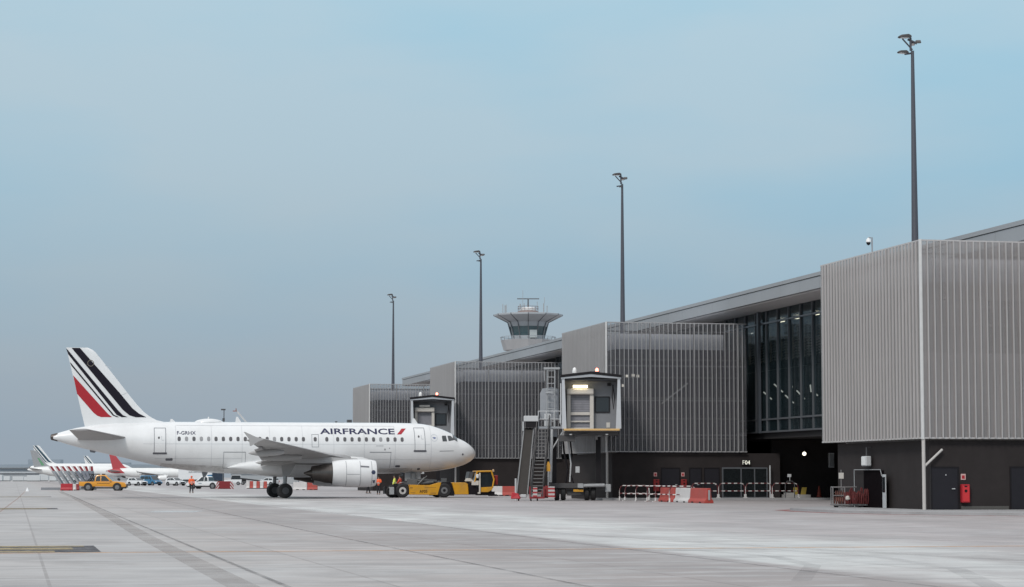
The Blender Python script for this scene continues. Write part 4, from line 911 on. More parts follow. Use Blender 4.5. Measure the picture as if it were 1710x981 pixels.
    q = MB(); q.box(-3.0,1.1,1.9,2.9,.72,1.12); q.box(-2.9,-.6,1.6,1.88,.86,1.22); q.box(-.3,.9,1.55,1.87,.95,1.22);  q.box(-1.7,.0,2.0,2.7,.35,.7); q.build('bogie_beam', STAIR, r, bevel=.03)
    q = MB(); q.tube((-.55,1.45,1.05),(.95,1.45,1.08),.12,n=10); q.box(-.95,-.55,1.3,1.6,.9,1.2); q.build('bogie_actuator', GREYP, r, smooth=40); MB().box(1.0,1.4,1.7,2.3,.6,1.15).build('drive_box', GREYP, r, bevel=.04)
    q = MB(); q.path([(-2.0,2.0,F-.5),(-1.9,1.8,3.4),(-1.65,1.7,2.2),(-1.8,1.75,1.2)],.07,8); q.path([(-1.5,2.0,F-.5),(-1.35,1.8,3.2),(-1.5,1.75,2.0),(-1.2,1.7,1.1)],.06,8); q.build('cable_chain', BLKP, r, smooth=40)
    q = MB(); q.path([(-1.62,1.9,F-.6),(-1.55,1.75,3.6),(-1.42,1.7,2.6),(-1.5,1.72,1.3)],.055,8); q.build('pale_hose', LGREY, r, smooth=40)
    MB().box(-1.1,-.8,1.95,2.3,1.95,2.4).build('junction_box', LGREY, r, bevel=.02)
    for x in (-2.42,-1.97,-.30,.15):
        wh = MB().lathe([(x-.17,.3),(x-.18,.44),(x-.12,.53),(x+.12,.53),(x+.18,.44),(x+.17,.3)], o=(0,2.2,.535), ax='x', n=26).build('wheel', BLACK, r, smooth=30)
        MB().lathe([(x-.16,.05),(x-.15,.28),(x+.15,.28),(x+.16,.05)], o=(0,2.2,.535), ax='x', n=16).build('rim', DGREY, wh)
    MB().box(-1.25,-.55,1.50,1.56,.62,.78).build('yellow_plate', YEL, r)
    # telescopic tunnel to the rotunda
    q = MB(); q.box(-1.62,1.62,3.62,9.5,F+.05,H_-.25); q.build('inner_tunnel', BR, r); q = MB(); q.box(-1.78,1.78,8.6,15.5,F-.1,H_-.1)
    for k in range(5): q.box(-1.82,1.82,8.9+k*1.2,9.02+k*1.2,F-.15,H_-.06)
    q.build('outer_tunnel', BR, r)
    if stairs:
        # grey service housing, landing and rails left of the cab
        q = MB(); q.prism([(-3.62,F+.75),(-3.62,F+2.6),(-3.45,F+2.95),(-2.75,F+3.05),(-2.3,F+2.9),(-2.3,F+.75)], 3.2, 5.4); q.build('service_housing', mat('housing_grey', (.30,.315,.34), .5, noise=.1, dirt=.15), r)
        q = MB(); q.box(-3.75,-2.05,1.2,3.5,F+.06,F+.2); q.build('landing', STEEL, r)
        q = MB()
        for x in (-3.7,-3.15,-2.6,-2.1):
            q.tube((x,1.22,F+.2),(x,1.22,F+1.3),.03,n=6)
        for z in (.72,1.28): q.tube((-3.72,1.22,F+z),(-2.1,1.22,F+z),.032,n=6); q.tube((-3.72,1.22,F+z),(-3.72,3.4,F+z),.032,n=6)
        q.build('landing_railing', LGREY, r)
        q = MB(); q.box(-3.3,-2.8,1.3,1.8,F+.22,F+1.1); q.build('control_cabinet', LGREY, r, bevel=.03)
        # pale lattice lamp post behind the landing
        q = MB()
        for x in (-3.1,-2.55): q.tube((x,2.8,F+.2),(x,2.8,F+4.35),.045,n=6)
        for k in range(9): q.tube((-3.1,2.8,F+.6+k*.45),(-2.55,2.8,F+.6+k*.45),.03,n=5)
        q.box(-3.35,-2.2,2.7,2.9,F+4.3,F+4.45); q.tube((-3.3,2.8,F+3.5),(-3.3,2.8,F+4.4),.03,n=5); q.lathe([(F+2.6,.42),(F+2.72,.42)], o=(-2.8,2.8,0), n=14, cap=False); q.build('access_ladder', GREYP, r)
        q = MB(); q.box(-2.16,-2.08,.1,.6,F+.3,F+3.2); q.tube((-2.15,-.05,F+.4),(-2.15,-.05,F+1.0),.06,n=8); q.build('side_panel', LGREY, r)
        # open stair coming down towards the apron
        y0, y1, zt = 3.3, -1.1, F+.02
        st = MB(); n = 19
        X0, X1 = (-3.72,-2.98), (-4.15,-3.40)
        for k in range(n):
            t = k/(n-1); xa = X0[0]+(X1[0]-X0[0])*t; xb = X0[1]+(X1[1]-X0[1])*t; y = 1.2+(y1-1.2)*t; z = zt-(zt-.55)*t
            st.box(xa, xb, y-.13, y+.13, z-.03, z+.02)
        s_ = st.build('stair_tread', mat('tread_grey', (.17,.165,.165), .6, noise=.2), r)
        st = MB()
        for j in (0, 1):
            xa, xb = X0[j], X1[j]; sg_ = -1 if j == 0 else 1
            st.hexa([(xa,1.4,zt-.25),(xa+.06*sg_,1.4,zt-.25),(xb+.06*sg_,y1-.1,.28),(xb,y1-.1,.28)],[(xa,1.4,zt+.12),(xa+.06*sg_,1.4,zt+.12),(xb+.06*sg_,y1-.1,.66),(xb,y1-.1,.66)])
            for k in range(6):
                t = k/5; x = xa+(xb-xa)*t; y = 1.2+(y1-1.2)*t; z = zt-(zt-.55)*t; st.tube((x+.05*sg_,y,z),(x+.05*sg_,y,z+1.0),.028,n=6)
            st.tube((xa+.05*sg_,1.2,zt+1.0),(xb+.05*sg_,y1,1.5),.032,n=6); st.tube((xa+.05*sg_,1.2,zt+.5),(xb+.05*sg_,y1,1.0),.026,n=6)
        st.build('stair_frame', STAIR, r)
        # sloping slide beside the stair
        A0, A1, B0, B1 = -4.72, -4.05, -5.2, -4.45
        q = MB(); q.hexa([(A0,1.2,F-.02),(A1,1.2,F-.02),(B1,-.9,.42),(B0,-.9,.42)],[(A0,1.45,F+.1),(A1,1.45,F+.1),(B1,-.65,.55),(B0,-.65,.55)]); sl = q.build('baggage_slide', SLIDE, r)
        q = MB()
        for a, c_ in ((A0,B0),(A1,B1)): q.hexa([(a-.03,1.05,F-.1),(a+.03,1.05,F-.1),(c_+.03,-1.05,.35),(c_-.03,-1.05,.35)],[(a-.03,1.3,F+.18),(a+.03,1.3,F+.18),(c_+.03,-.8,.65),(c_-.03,-.8,.65)])
        q.build('slide_rail', mat('slide_rail_grey', (.20,.20,.205), .6), sl)
        q = MB(); q.box(A0-.02,A1+.35,.9,2.6,F+.55,F+.95); q.build('slide_hood', LGREY, sl, bevel=.03); MB().box(A0+.1,A1+.3,1.0,2.5,F+.14,F+.54).build('slide_mouth', BLKP, sl)
        q = MB(); q.tube((A0-.05,1.0,F-.1),(A0-.05,1.0,F+.55),.05); q.tube((-2.75,1.0,F+.0),(-2.85,1.3,1.3),.10,n=8); q.tube((-2.0,1.0,F-.2),(-2.75,1.2,3.6),.05); q.build('slide_strut', LGREY, r)
        # wheeled foot of the stair
        q = MB(); q.box(-4.3,-3.25,-1.2,-.3,.16,.30); q.box(-4.3,-4.22,-1.2,-1.1,.3,1.0); q.box(-3.33,-3.25,-1.2,-1.1,.3,1.0); q.box(-4.2,-3.3,-1.18,-1.12,.55,.62); q.build('stair_foot', mat('red_foot_paint', (.22,.02,.024), .5, noise=.2), r)
        for q_ in ((-4.05,-3.75,-1.26,-1.21,.28,.95),(-3.0,-2.55,-1.0,-.9,.2,1.0)): MB().box(*q_).build('striped_marker', striped('red_white_bands', (.42,.04,.045), (.55,.54,.53), .26, (0,0,1)), r)
        q = MB(); q.box(-3.22,-3.0,-.9,.2,.3,1.05); q.lathe([(.2,.5),(.4,.52),(.75,.48),(.95,.3)], o=(-3.0,-.1,0), n=14); q.build('hose_reel', DRED, r)
        q = MB(); q.box(-3.12,-2.86,-.2,-.1,2.05,2.5); q.prism([(-3.1,2.5),(-2.88,2.5),(-2.94,2.72),(-3.04,2.72)], -.2, -.1); q.build('yellow_warning_box', YEL, r)
        MB().tube((-3.0,-.15,.3),(-3.0,-.15,2.05),.045,n=8).build('box_post', LGREY, r)
        for x in (-4.2,-3.75,-5.05):
            MB().lathe([(x-.05,.04),(x-.05,.1),(x+.05,.1),(x+.05,.04)], o=(0,-1.0,.105), ax='x', n=12).build('castor', BLACK, r)
        q = MB(); q.box(-4.95,-4.5,-.95,-.4,.2,.45); q.build('slide_foot', LGREY, r, bevel=.05); 
        q = MB(); q.hexa([(-5.6,-1.3,.14),(-4.9,-1.3,.14),(-4.9,-.5,.14),(-5.6,-.5,.14)],[(-5.5,-1.25,.62),(-5.05,-1.2,.5),(-5.05,-.6,.5),(-5.5,-.55,.62)]); q.build('red_ballast_foot', mat('red_ballast', (.42,.02,.03), .4, noise=.1), r, bevel=.05)
        q = MB(); q.tube((-5.3,1.6,0),(-5.3,1.6,1.55),.08,n=10); q.build('guard_post', LGREY, r)
    return r
jet_bridge('near jet bridge with lit cab, red beacon, open stairs and dark baggage slide', T(-2.35,55.2), 0, True, R(-1.5))
jet_bridge('farther jet bridge cab with red beacon showing above the airliner nose', T(-2.9,115.7), .42, False, R(1), stairs=False)

# ================================================================== TOWBARLESS TUG (in the airliner's frame)
tug = thing('aircraft_tug', 'low yellow aircraft tug with glazed cab gripping the airliner nose wheel', 'aircraft tug', PL, TH)
X = lambda px: -6.29+(px-672)/20.6
Z = lambda y: (829-y)/20.6
YN, YF = -1.75, 1.75
side_poly = [(X(683),Z(824)),(X(731),Z(824.5)),(X(732),Z(820)),(X(737),Z(804)),(X(733),Z(804)),(X(718),Z(808.5)),(X(683),Z(807.5))]
MB().prism(side_poly, YF-.55, YF).build('side_frame', YEL, tug, bevel=.025)
body = MB().prism(side_poly, YN, YN+.55).build('side_frame', YEL, tug, bevel=.025)
b = MB(); b.prism([(X(755),Z(804)),(X(778),Z(804)),(X(782),Z(806.5)),(X(783.5),Z(824)),(X(760),Z(824)),(X(759),Z(819))], YN+.02, YF-.02); b.build('engine_cover', YEL, tug, bevel=.04)
b = MB(); b.box(X(660),X(800),YN+.35,YF-.35,.28,.78); b.box(X(650),X(664),YN+.05,YN+1.5,.22,.75); b.box(X(644),X(652),YN+.5,YN+1.5,.3,.9); b.box(X(662),X(676),YN+1.5,YF-.05,.22,.75); b.prism([(X(728),Z(826)),(X(735),Z(806)),(X(738),Z(803.5)),(X(753),Z(803.5)),(X(759),Z(820)),(X(759),Z(826))], YN+.1, YN+.5); b.prism([(X(728),Z(826)),(X(735),Z(806)),(X(738),Z(803.5)),(X(753),Z(803.5)),(X(759),Z(820)),(X(759),Z(826))], YF-.5, YF-.1); b.prism([(X(659),Z(822)),(X(660),Z(809)),(X(672),Z(805)),(X(681),Z(808)),(X(684),Z(822))], YN+.1, YN+.5); b.prism([(X(783.6),Z(824)),(X(783.6),Z(806)),(X(801),Z(806)),(X(801),Z(824))], YN+.2, YF-.2); b.build('chassis', BLKP, tug)
b = MB(); b.box(X(650),X(658),YN+.02,YN+.5,.25,.85); b.build('rear_arm', GREYP, tug, bevel=.03)
for px, rr, rm in ((672,.56,.29),(742,.58,.27),(656,.50,.22)):
    for sd in (-1, 1):
        y = (YN+.22)*1 if sd < 0 else YF-.22
        if px == 656: y = y*.72
        xo = .75 if (px == 656 and sd > 0) else 0
        wh = MB().lathe([(-.20,rr*.6),(-.21,rr*.82),(-.15,rr),(.15,rr),(.21,rr*.82),(.20,rr*.6)], o=(X(px)+xo,y,rr), ax='y', n=28).build('wheel', BLACK, tug, smooth=30)
        rmat = {672: mat('pale_rim', (.50,.48,.46), .5), 742: mat('grey_rim', (.15,.15,.155), .5), 656: DGREY}[px]
        yy = y+sd*.212
        MB().lathe([(yy-.02,rm*.45),(yy-.015,rm),(yy+.015,rm),(yy+.02,rm*.45)], o=(X(px)+xo,0,rr), ax='y', n=20, cap=False).build('rim', rmat, wh); MB().lathe([(yy-.012,.02),(yy-.01,rm*.46),(yy+.01,rm*.46),(yy+.012,.02)], o=(X(px)+xo,0,rr), ax='y', n=16).build('hub', BLKP, wh)
b = MB(); b.box(X(683),X(700),-.9,-.65,.8,1.5); b.box(X(690),X(697),-.75,-.45,1.4,2.0); b.tube((X(700),-.6,1.1),(X(728),-.5,1.25),.16,n=10); b.tube((X(702),-.3,1.45),(X(735),-.2,1.3),.14,n=10); b.tube((X(735),-.6,1.25),(X(752),-.5,1.1),.12,n=8); b.box(X(742),X(750),-.7,-.3,1.2,1.55); b.tube((X(706),-.8,1.3),(X(716),-.8,1.75),.05,n=6); b.tube((X(700),-.8,1.0),(X(712),-.8,1.6),.09,n=8); b.build('lifting_cradle', mat('cradle_steel', (.15,.155,.16), .5, .4, noise=.25), tug, bevel=.02)
# cab
b = MB(); cy0, cy1 = YN-.02, YN+1.75
prof = [(X(793),Z(801)),(X(796),Z(798)),(X(797.5),Z(786)),(X(822),Z(785.5)),(X(826),Z(800)),(X(823.5),Z(813)),(X(800),Z(816)),(X(793),Z(812))]
gb = MB().prism([(x*1,z) for x, z in [(X(794.5),Z(802)),(X(798.5),Z(787)),(X(821),Z(787)),(X(824.5),Z(800)),(X(822.5),Z(812)),(X(796),Z(812))]], cy0+.06, cy1-.06).build('cab_glass', TINT, tug)
b = MB(); fr_ = [(X(793),Z(803)),(X(797.5),Z(785.8)),(X(821.5),Z(785.2)),(X(826),Z(799)),(X(823.5),Z(812))]
for y in (cy0, cy1):
    for p_, q_ in zip(fr_, fr_[1:]): b.tube((p_[0],y,p_[1]),(q_[0],y,q_[1]),.065,n=8)
for p_ in fr_: b.tube((p_[0],cy0,p_[1]),(p_[0],cy1,p_[1]),.065,n=8)
b.box(X(797),X(822),cy0,cy1,Z(786.2),Z(784.8)); b.build('cab_frame', YEL, gb)
b = MB(); b.prism([(X(804),Z(812.2)),(X(824),Z(811)),(X(823),Z(816)),(X(816),Z(820)),(X(804),Z(820))], cy0-.02, cy1); b.build('cab_panel', YEL, gb, bevel=.02)
b = MB(); b.box(X(800.5),X(803),cy0-.05,cy0+.06,Z(822),Z(788)); b.box(X(788),X(800),cy0-.03,cy0+.05,Z(808.5),Z(801)); b.prism([(X(779),Z(802)),(X(781),Z(797)),(X(789),Z(797)),(X(790),Z(802))], cy0, cy0+.8); b.box(X(799),X(803),cy0-.04,cy0+.3,Z(823),Z(820)); b.build('cab_door_frame', mat('pale_beige_paint', (.60,.56,.50), .5, noise=.08), gb, bevel=.015)
b = MB(); b.box(X(786),X(788.5),cy0-.1,cy0+.05,Z(797),Z(789)); b.prism([(X(783),Z(797)),(X(785.5),Z(786)),(X(793),Z(786)),(X(790),Z(797))], cy0+.3, cy1-.2); b.build('front_guard', DGREY, gb)
b = MB(); b.lathe([(0,.10),(.25,.14),(.30,.05)], o=(X(797.5),cy0-.12,Z(796.5)), n=10); b.build('mirror', mat('mirror_white', (.75,.75,.74), .3), gb)
b = MB(); b.box(X(801),X(828),cy0+.2,cy1-.1,.18,Z(819)); b.box(X(819),X(832),cy0+.15,cy0+.7,.12,.26); b.build('cab_underframe', BLKP, tug)
b = MB(); b.box(X(829),X(834),cy0+.3,cy0+1.0,Z(808),Z(792)); b.build('fire_bottle_box', DRED, tug, bevel=.04)
b = MB(); b.lathe([(0,.09),(.16,.08),(.2,.02)], o=(X(826),cy0+.3,Z(786)), n=10); b.build('beacon', mat('beacon_amber_off', (.5,.35,.22), .3), gb)
vs, fs = text_mesh('AF05', .015); MB().add([(X(700.2)+x*.64, YN-.008, Z(821.2)+z*.24) for x, z in vs], fs).build('fleet_number', BLKP, body)
b = MB()
for p0, p1, z0 in ((685,693,820.5),(718,728,821)): b.box(X(p0),X(p1),YN-.008,YN-.004,Z(z0+1),Z(z0))
b.box(X(684.5),X(689),YN-.008,YN-.004,Z(813.5),Z(812)); b.box(X(709),X(728),YN-.008,YN-.004,Z(812.6),Z(812)); b.build('stencil_marking', mat('stencil_brown', (.25,.12,.03), .5), body)
# ================================================================== VEHICLES
CARW = mat('car_white', (.72,.73,.74), .3, noise=.04, coat=.6, dirt=.1); CARB = mat('car_blue', (.035,.16,.30), .3, noise=.06, coat=.6); PLAST = mat('black_plastic', (.022,.022,.025), .6, noise=.2); LAMPW = mat('headlamp_glass', (.62,.64,.66), .15); LAMPR = mat('tail_lamp', (.38,.03,.03), .25); RIMM = mat('alloy_rim', (.22,.22,.225), .4, .5)
def wheel(root, x, y, r, w=.22):
    sd = 1 if y > 0 else -1
    wh = MB().lathe([(y-w/2,r*.62),(y-w/2-.005,r*.85),(y-w/2+.04,r),(y+w/2-.04,r),(y+w/2+.005,r*.85),(y+w/2,r*.62)], o=(x,0,r), ax='y', n=24).build('wheel', BLACK, root, smooth=30)
    yy = y+sd*w/2
    MB().lathe([(yy-.02,.05),(yy-.012*sd,r*.62),(yy+.006*sd,r*.64),(yy+.012*sd,.1)], o=(x,0,r), ax='y', n=18).build('rim', RIMM, wh)
def car(label, kind, px, D, rz, paint, name, cat='car', group=None):
    c = thing(name, label, cat, W(px, D), rz, group)
    if kind == 'pickup':
        L_, Wd, r = 5.3, 1.84, .39
        low = [(-2.62,.62),(-2.65,1.02),(-.95,1.02),(.85,1.02),(1.25,1.06),(2.3,.94),(2.58,.80),(2.62,.48),(2.45,.40),(-2.5,.50)]
        cabp = [(-.95,1.02),(-.80,1.68),(-.55,1.78),(.30,1.76),(1.15,1.04)]
        glassP = [[(-.80,1.08),(-.70,1.60),(-.28,1.66),(-.28,1.08)],[(-.18,1.08),(-.18,1.66),(.22,1.64),(.80,1.08)]]
        wx = (-1.62, 1.62)
    elif kind == 'van':
        L_, Wd, r = 4.6, 1.95, .34
        low = [(-2.25,.40),(-2.28,1.10),(1.15,1.08),(2.0,.98),(2.28,.70),(2.28,.36),(-2.1,.34)]
        cabp = [(-2.27,1.10),(-2.18,1.90),(-2.0,1.98),(.60,1.96),(1.50,1.06)]
        glassP = [[(-2.0,1.2),(-1.95,1.78),(-.95,1.80),(-.95,1.2)],[(-.85,1.2),(-.85,1.80),(.1,1.80),(.1,1.2)],[(.2,1.2),(.2,1.80),(.55,1.78),(1.1,1.2)]]
        wx = (-1.4, 1.45)
    else:
        L_, Wd, r = 4.1, 1.76, .33
        low = [(-1.98,.42),(-2.04,.95),(-1.9,1.02),(.85,.98),(1.75,.86),(2.03,.66),(2.04,.36),(-1.9,.34)]
        cabp = [(-1.92,1.02),(-1.72,1.42),(-1.35,1.54),(.0,1.53),(.95,.98)]
        glassP = [[(-1.55,1.05),(-1.42,1.38),(-.72,1.45),(-.72,1.05)],[(-.62,1.05),(-.62,1.46),(-.02,1.44),(.62,1.05)]]
        wx = (-1.25, 1.28)
    h = Wd/2
    b = MB(); b.prism(low, -h, h); body = b.build('body', paint, c, bevel=.06, seg=2, smooth=35)
    b = MB(); n = len(cabp)
    lo = [(x,-h+.03 if z < 1.2 else -h+.20,z) for x,z in cabp]; hi = [(x,-y,z) for x,y,z in lo]
    b.add(lo+hi, [list(range(n)), list(range(2*n-1,n-1,-1))]+[(i,i+n,(i+1)%n+n,(i+1)%n) for i in range(n)])
    cb = b.build('cabin', paint, c, bevel=.05, seg=2, smooth=35)
    zb, zt = min(z for x,z in cabp), 1.70
    yat = lambda z: h-.03-.17*max(0,min(1,(z-zb)/(max(z for x,z in cabp)-zb)))+.014
    for sd in (-1, 1):
        for gp in glassP:
            q = MB(); q.add([(x,sd*yat(z),z) for x,z in gp]+[(x,sd*(yat(z)-.03),z) for x,z in gp], [(0,1,2,3),(7,6,5,4),(0,4,5,1),(1,5,6,2),(2,6,7,3),(3,7,4,0)]); q.build('side_window', TINT, cb)
        for x in wx: MB().lathe([(sd*(h-.12),r+.10),(sd*(h+.012),r+.10)], o=(x,0,r+.02), ax='y', n=22).build('wheel_arch', PLAST, body)
    # windscreen and rear window follow the cabin's slopes
    def slope(p0, p1, a, bb, off, nm):
        (x0,z0),(x1,z1) = p0, p1; d = Vector((x1-x0,0,z1-z0)); nr = Vector((-(z1-z0),0,x1-x0)).normalized()*off
        A = Vector((x0,0,z0))+d*a+nr; B = Vector((x0,0,z0))+d*bb+nr
        q = MB(); q.add([(A.x,-yat(A.z)+.09,A.z),(A.x,yat(A.z)-.09,A.z),(B.x,yat(B.z)-.09,B.z),(B.x,-yat(B.z)+.09,B.z)], [(0,1,2,3)]); q.build(nm, TINT, cb)
    slope(cabp[-2], cabp[-1], .12, .93, .012, 'windscreen'); slope(cabp[-1], cabp[-2], 0, 0, 0, 'windscreen') if False else None
    slope(cabp[0], cabp[1], .15, .95, .012, 'rear_window')
    for x in wx:
        for sd in (-1, 1): wheel(c, x, sd*(h-.10), r)
    xf = max(x for x,z in low); q = MB(); q.box(xf-.05,xf+.035,-.5,.5,.48,.74); q.box(xf-.06,xf+.03,-h+.1,h-.1,.34,.44); q.build('grille', PLAST, body, bevel=.02)
    for sd in (-1, 1):
        q = MB(); q.box(xf-.28,xf+.02,sd*(h-.22)-.17,sd*(h-.22)+.17,.68,.84); q.build('headlight', LAMPW, body, bevel=.03)
        xr = min(x for x,z in low); q = MB(); q.box(xr-.015,xr+.12,sd*(h-.12)-.09,sd*(h-.12)+.09,.70,1.0); q.build('tail_light', LAMPR, body, bevel=.02)
        q = MB(); q.box(.75,.92,sd*(h+.10)-.1,sd*(h+.10)+.1,1.05,1.22); q.build('wing_mirror', paint, body, bevel=.03)
    if kind == 'pickup':
        q = MB(); q.box(-2.5,-1.05,-h+.12,h-.12,1.021,1.03); q.build('load_bed', PLAST, body)
    q = MB(); q.box(-L_/2+.25,L_/2-.2,-h+.06,h-.06,.24,.40); q.build('sill', PLAST, body)
    return c, body, h
oc, ob, oh = car('orange double cab pickup with black roll bar, parked side on by the leaning deflectors', 'pickup', 175.5, 285, R(2), ORG, 'pickup_truck', 'pickup truck', 'pickup trucks on the apron')
oc.scale = (1.08,1.08,1.08)
q = MB(); q.path([(-1.15,-oh+.12,1.0),(-1.35,-oh+.14,1.55),(-1.25,-oh+.3,1.82),(-1.25,oh-.3,1.82),(-1.35,oh-.14,1.55),(-1.15,oh-.12,1.0)],.07,8); q.path([(-1.3,-oh+.15,1.5),(-1.75,-oh+.12,1.05)],.06,8); q.path([(-1.3,oh-.15,1.5),(-1.75,oh-.12,1.05)],.06,8); q.box(-1.6,-.5,-.5,.5,1.80,1.9); q.build('roll_bar', PLAST, oc)
q = MB(); q.box(-.15,.1,-.55,.55,1.77,1.9); q.build('roof_beacon_bar', PLAST, oc, bevel=.03)
q = MB(); 
for k in range(9): q.box(-.62+k*.16,-.50+k*.16+.02*(k%2),-oh-.008,-oh-.002,.80,.88)
q.build('door_stencil', mat('stencil_dark', (.12,.06,.015), .5), ob)
wc, wb, wh_ = car('white pickup with open bed parked behind the worker in orange', 'pickup', 345, 330, R(158), CARW, 'pickup_truck', 'pickup truck', 'pickup trucks on the apron')
q = MB(); q.add([(.35+.30*math.cos(a*PI/6), wh_+.006, .76+.09*math.sin(a*PI/6)) for a in range(12)], [list(range(12))]); q.build('door_marking', mat('marking_grey', (.30,.34,.38), .5), wb)
car('white hatchback next to the orange pickup, beside the blue van', 'hatch', 231, 450, R(-38), CARW, 'parked_car', 'car', 'cars parked far out on the apron')
car('blue van parked between two white hatchbacks', 'van', 254, 462, R(-38), CARB, 'parked_van', 'van')
car('white hatchback right of the blue van', 'hatch', 295, 450, R(-40), CARW, 'parked_car', 'car', 'cars parked far out on the apron')
car('white and pale blue car seen just behind the main wheels', 'hatch', 449, 440, R(150), CARW, 'parked_car', 'car', 'cars parked far out on the apron')
sv = thing('service_tractor', 'white airport service tractor with small cab under the fuselage', 'tractor', W(390, 480), R(185))
b = MB(); b.prism([(-1.8,.4),(-1.8,1.15),(.2,1.15),(1.7,1.0),(1.8,.45)], -.85, .85); sb_ = b.build('body', CARW, sv, bevel=.05)
b = MB(); b.prism([(-1.6,1.15),(-1.55,2.0),(.1,2.0),(.35,1.15)], -.78, .78); cb_ = b.build('cab', TINT, sv); b = MB(); b.box(-1.7,.2,-.85,.85,2.0,2.12); b.build('cab_roof', CARW, cb_)
for x in (-1.15, 1.1):
    for sd in (-1, 1): wheel(sv, x, sd*.76, .38)
# big white trailer and dark truck behind
tr = thing('box_trailer', 'long white box trailer with faint dark lettering, behind the white pickup', 'trailer', W(330, 520), R(0))
b = MB(); b.box(-3.9,3.5,-1.2,1.2,1.1,3.5); bd = b.build('box_body', CARW, tr, bevel=.04)
b = MB(); random.seed(5)
for k in range(12): b.box(-1.6+k*.28,-1.6+k*.28+.17,-1.212,-1.204,2.55,2.55+random.choice((.25,.32,.38)))
b.build('faint_lettering', mat('letter_grey', (.22,.24,.26), .5), bd)
b = MB(); b.box(-3.8,3.4,-1.0,1.0,.7,1.08); b.build('chassis', DGREY, tr)
for x in (-2.9,-1.9,2.5):
    for sd in (-1, 1): wheel(tr, x, sd*.95, .5, .3)
dt = thing('equipment_truck', 'dark blue equipment truck half hidden behind the white pickup', 'truck', W(365, 500), R(180))
b = MB(); b.box(-1.1,1.0,-1.1,1.1,.9,2.6); 
b.build('load_body', mat('dark_blue_paint', (.015,.03,.055), .4, noise=.3), dt, bevel=.05)
b = MB(); b.prism([(1.05,.5),(1.05,2.2),(2.0,2.1),(2.5,1.3),(2.6,.5)], -1.05, 1.05); cb2 = b.build('cab', CARB, dt, bevel=.06); MB().box(-1.1,2.4,-.9,.9,.5,.88).build('chassis', DGREY, dt)
for x in (-.6,1.8):
    for sd in (-1, 1): wheel(dt, x, sd*.9, .45, .28)
bl = thing('belt_loader', 'dark belt loader with raised conveyor beneath the airliner belly', 'belt loader', W(415, 500), R(180))
b = MB(); b.hexa([(-2.6,-.45,.7),(2.8,-.45,1.35),(2.8,.45,1.35),(-2.6,.45,.7)],[(-2.6,-.45,1.0),(2.8,-.45,1.65),(2.8,.45,1.65),(-2.6,.45,1.0)]); b.build('conveyor', PLAST, bl)
b = MB(); b.box(-1.7,1.6,-.8,.8,.35,.8); b.box(.4,1.3,-.8,-.3,.8,1.3); b.build('body', DGREY, bl, bevel=.04)
for x in (-1.1,1.0):
    for sd in (-1, 1): wheel(bl, x, sd*.72, .34)
lf = thing('boom_lift', 'grey boom lift whose slanting arm shows above the airliner roof', 'boom lift', W(487, 420), R(0))
b = MB(); b.box(-1.4,1.4,-1,1,.45,1.3); b.lathe([(1.3,.8),(1.9,.7)], n=16); b.build('base', GREYP, lf, bevel=.05)
b = MB(); b.hexa([(-.1,-.18,1.7),(.3,-.18,2.0),(.3,.18,2.0),(-.1,.18,1.7)],[(-10.0,-.1,13.5),(-9.8,-.1,13.65),(-9.8,.1,13.65),(-10.0,.1,13.5)]); b.build('boom', LGREY, lf)
b = MB(); b.box(-10.5,-9.85,-.3,.3,13.4,13.55); b.box(-10.0,-9.9,-.3,.3,13.55,13.95); b.build('basket', mat('basket_red', (.30,.12,.10), .5), lf)
for x in (-1,1):
    for sd in (-1, 1): wheel(lf, x, sd*.9, .42)
pp = thing('lamp_post', 'thin dark lamp post just above the airliner roof, right of the antenna dome', 'lamp post', W(374.5, 560), 0)
b = MB(); b.tube((0,0,0),(0,0,17.8),.16,.10,8); b.build('pole', DGREY, pp); MB().box(-.7,.35,-.2,.2,17.6,17.95).build('lamp_head', DGREY, pp); MB().box(-.35,.2,-.2,.2,15.0,15.7).build('control_box', DGREY, pp)

# ================================================================== LEANING DEFLECTORS
bf = thing('blast_deflector', 'row of eight leaning grey deflector panels with red and white tops', 'blast fence', W(118, 300), R(0))
RWT = striped('deflector_top_bands', (.26,.022,.028), (.56,.53,.52), .42, (1,0,0), .55)
m13 = 13.0
b = MB(); b.box((73-118)/m13,(160-118)/m13,-.7,1.6,0,.32); b.build('base_rail', mat('base_grey', (.22,.23,.25), .6), bf)
for k in range(8):
    xt = (87+k*9.6-118)/m13; xb = xt+1.75+.05*k
    xb = min(xb, 3.1)
    def sl(t, w0, w1, y0, y1, z0=.32, z1=2.95):
        xa = xb+(xt-xb)*t[0]; xc = xb+(xt-xb)*t[1]; za = z0+(z1-z0)*t[0]; zc = z0+(z1-z0)*t[1]
        return [(xa+w0,y0,za),(xa+w1,y0,za),(xa+w1,y1,za),(xa+w0,y1,za)], [(xc+w0,y0,zc),(xc+w1,y0,zc),(xc+w1,y1,zc),(xc+w0,y1,zc)]
    q = MB(); q.hexa(*sl((0,.80),-.17,.16,-.6,-.45)); q.hexa(*sl((0,.80),.0,.06,-.449,1.3)); pn = q.build('deflector_panel', mat('deflector_grey' if k < 4 else 'deflector_blue_grey', (.30,.305,.32) if k < 4 else (.19,.20,.235), .5, noise=.12), bf)
    q = MB(); q.hexa(*sl((.802,1.03),-.20,.02,-.6,-.4)); q.build('white_top', mat('band_white', (.58,.55,.55), .5), pn)
    q = MB(); q.hexa(*sl((.802,1.03),.021,.30,-.6,-.4)); q.build('red_top', mat('band_dark_red', (.22,.018,.025), .5, noise=.3), pn)
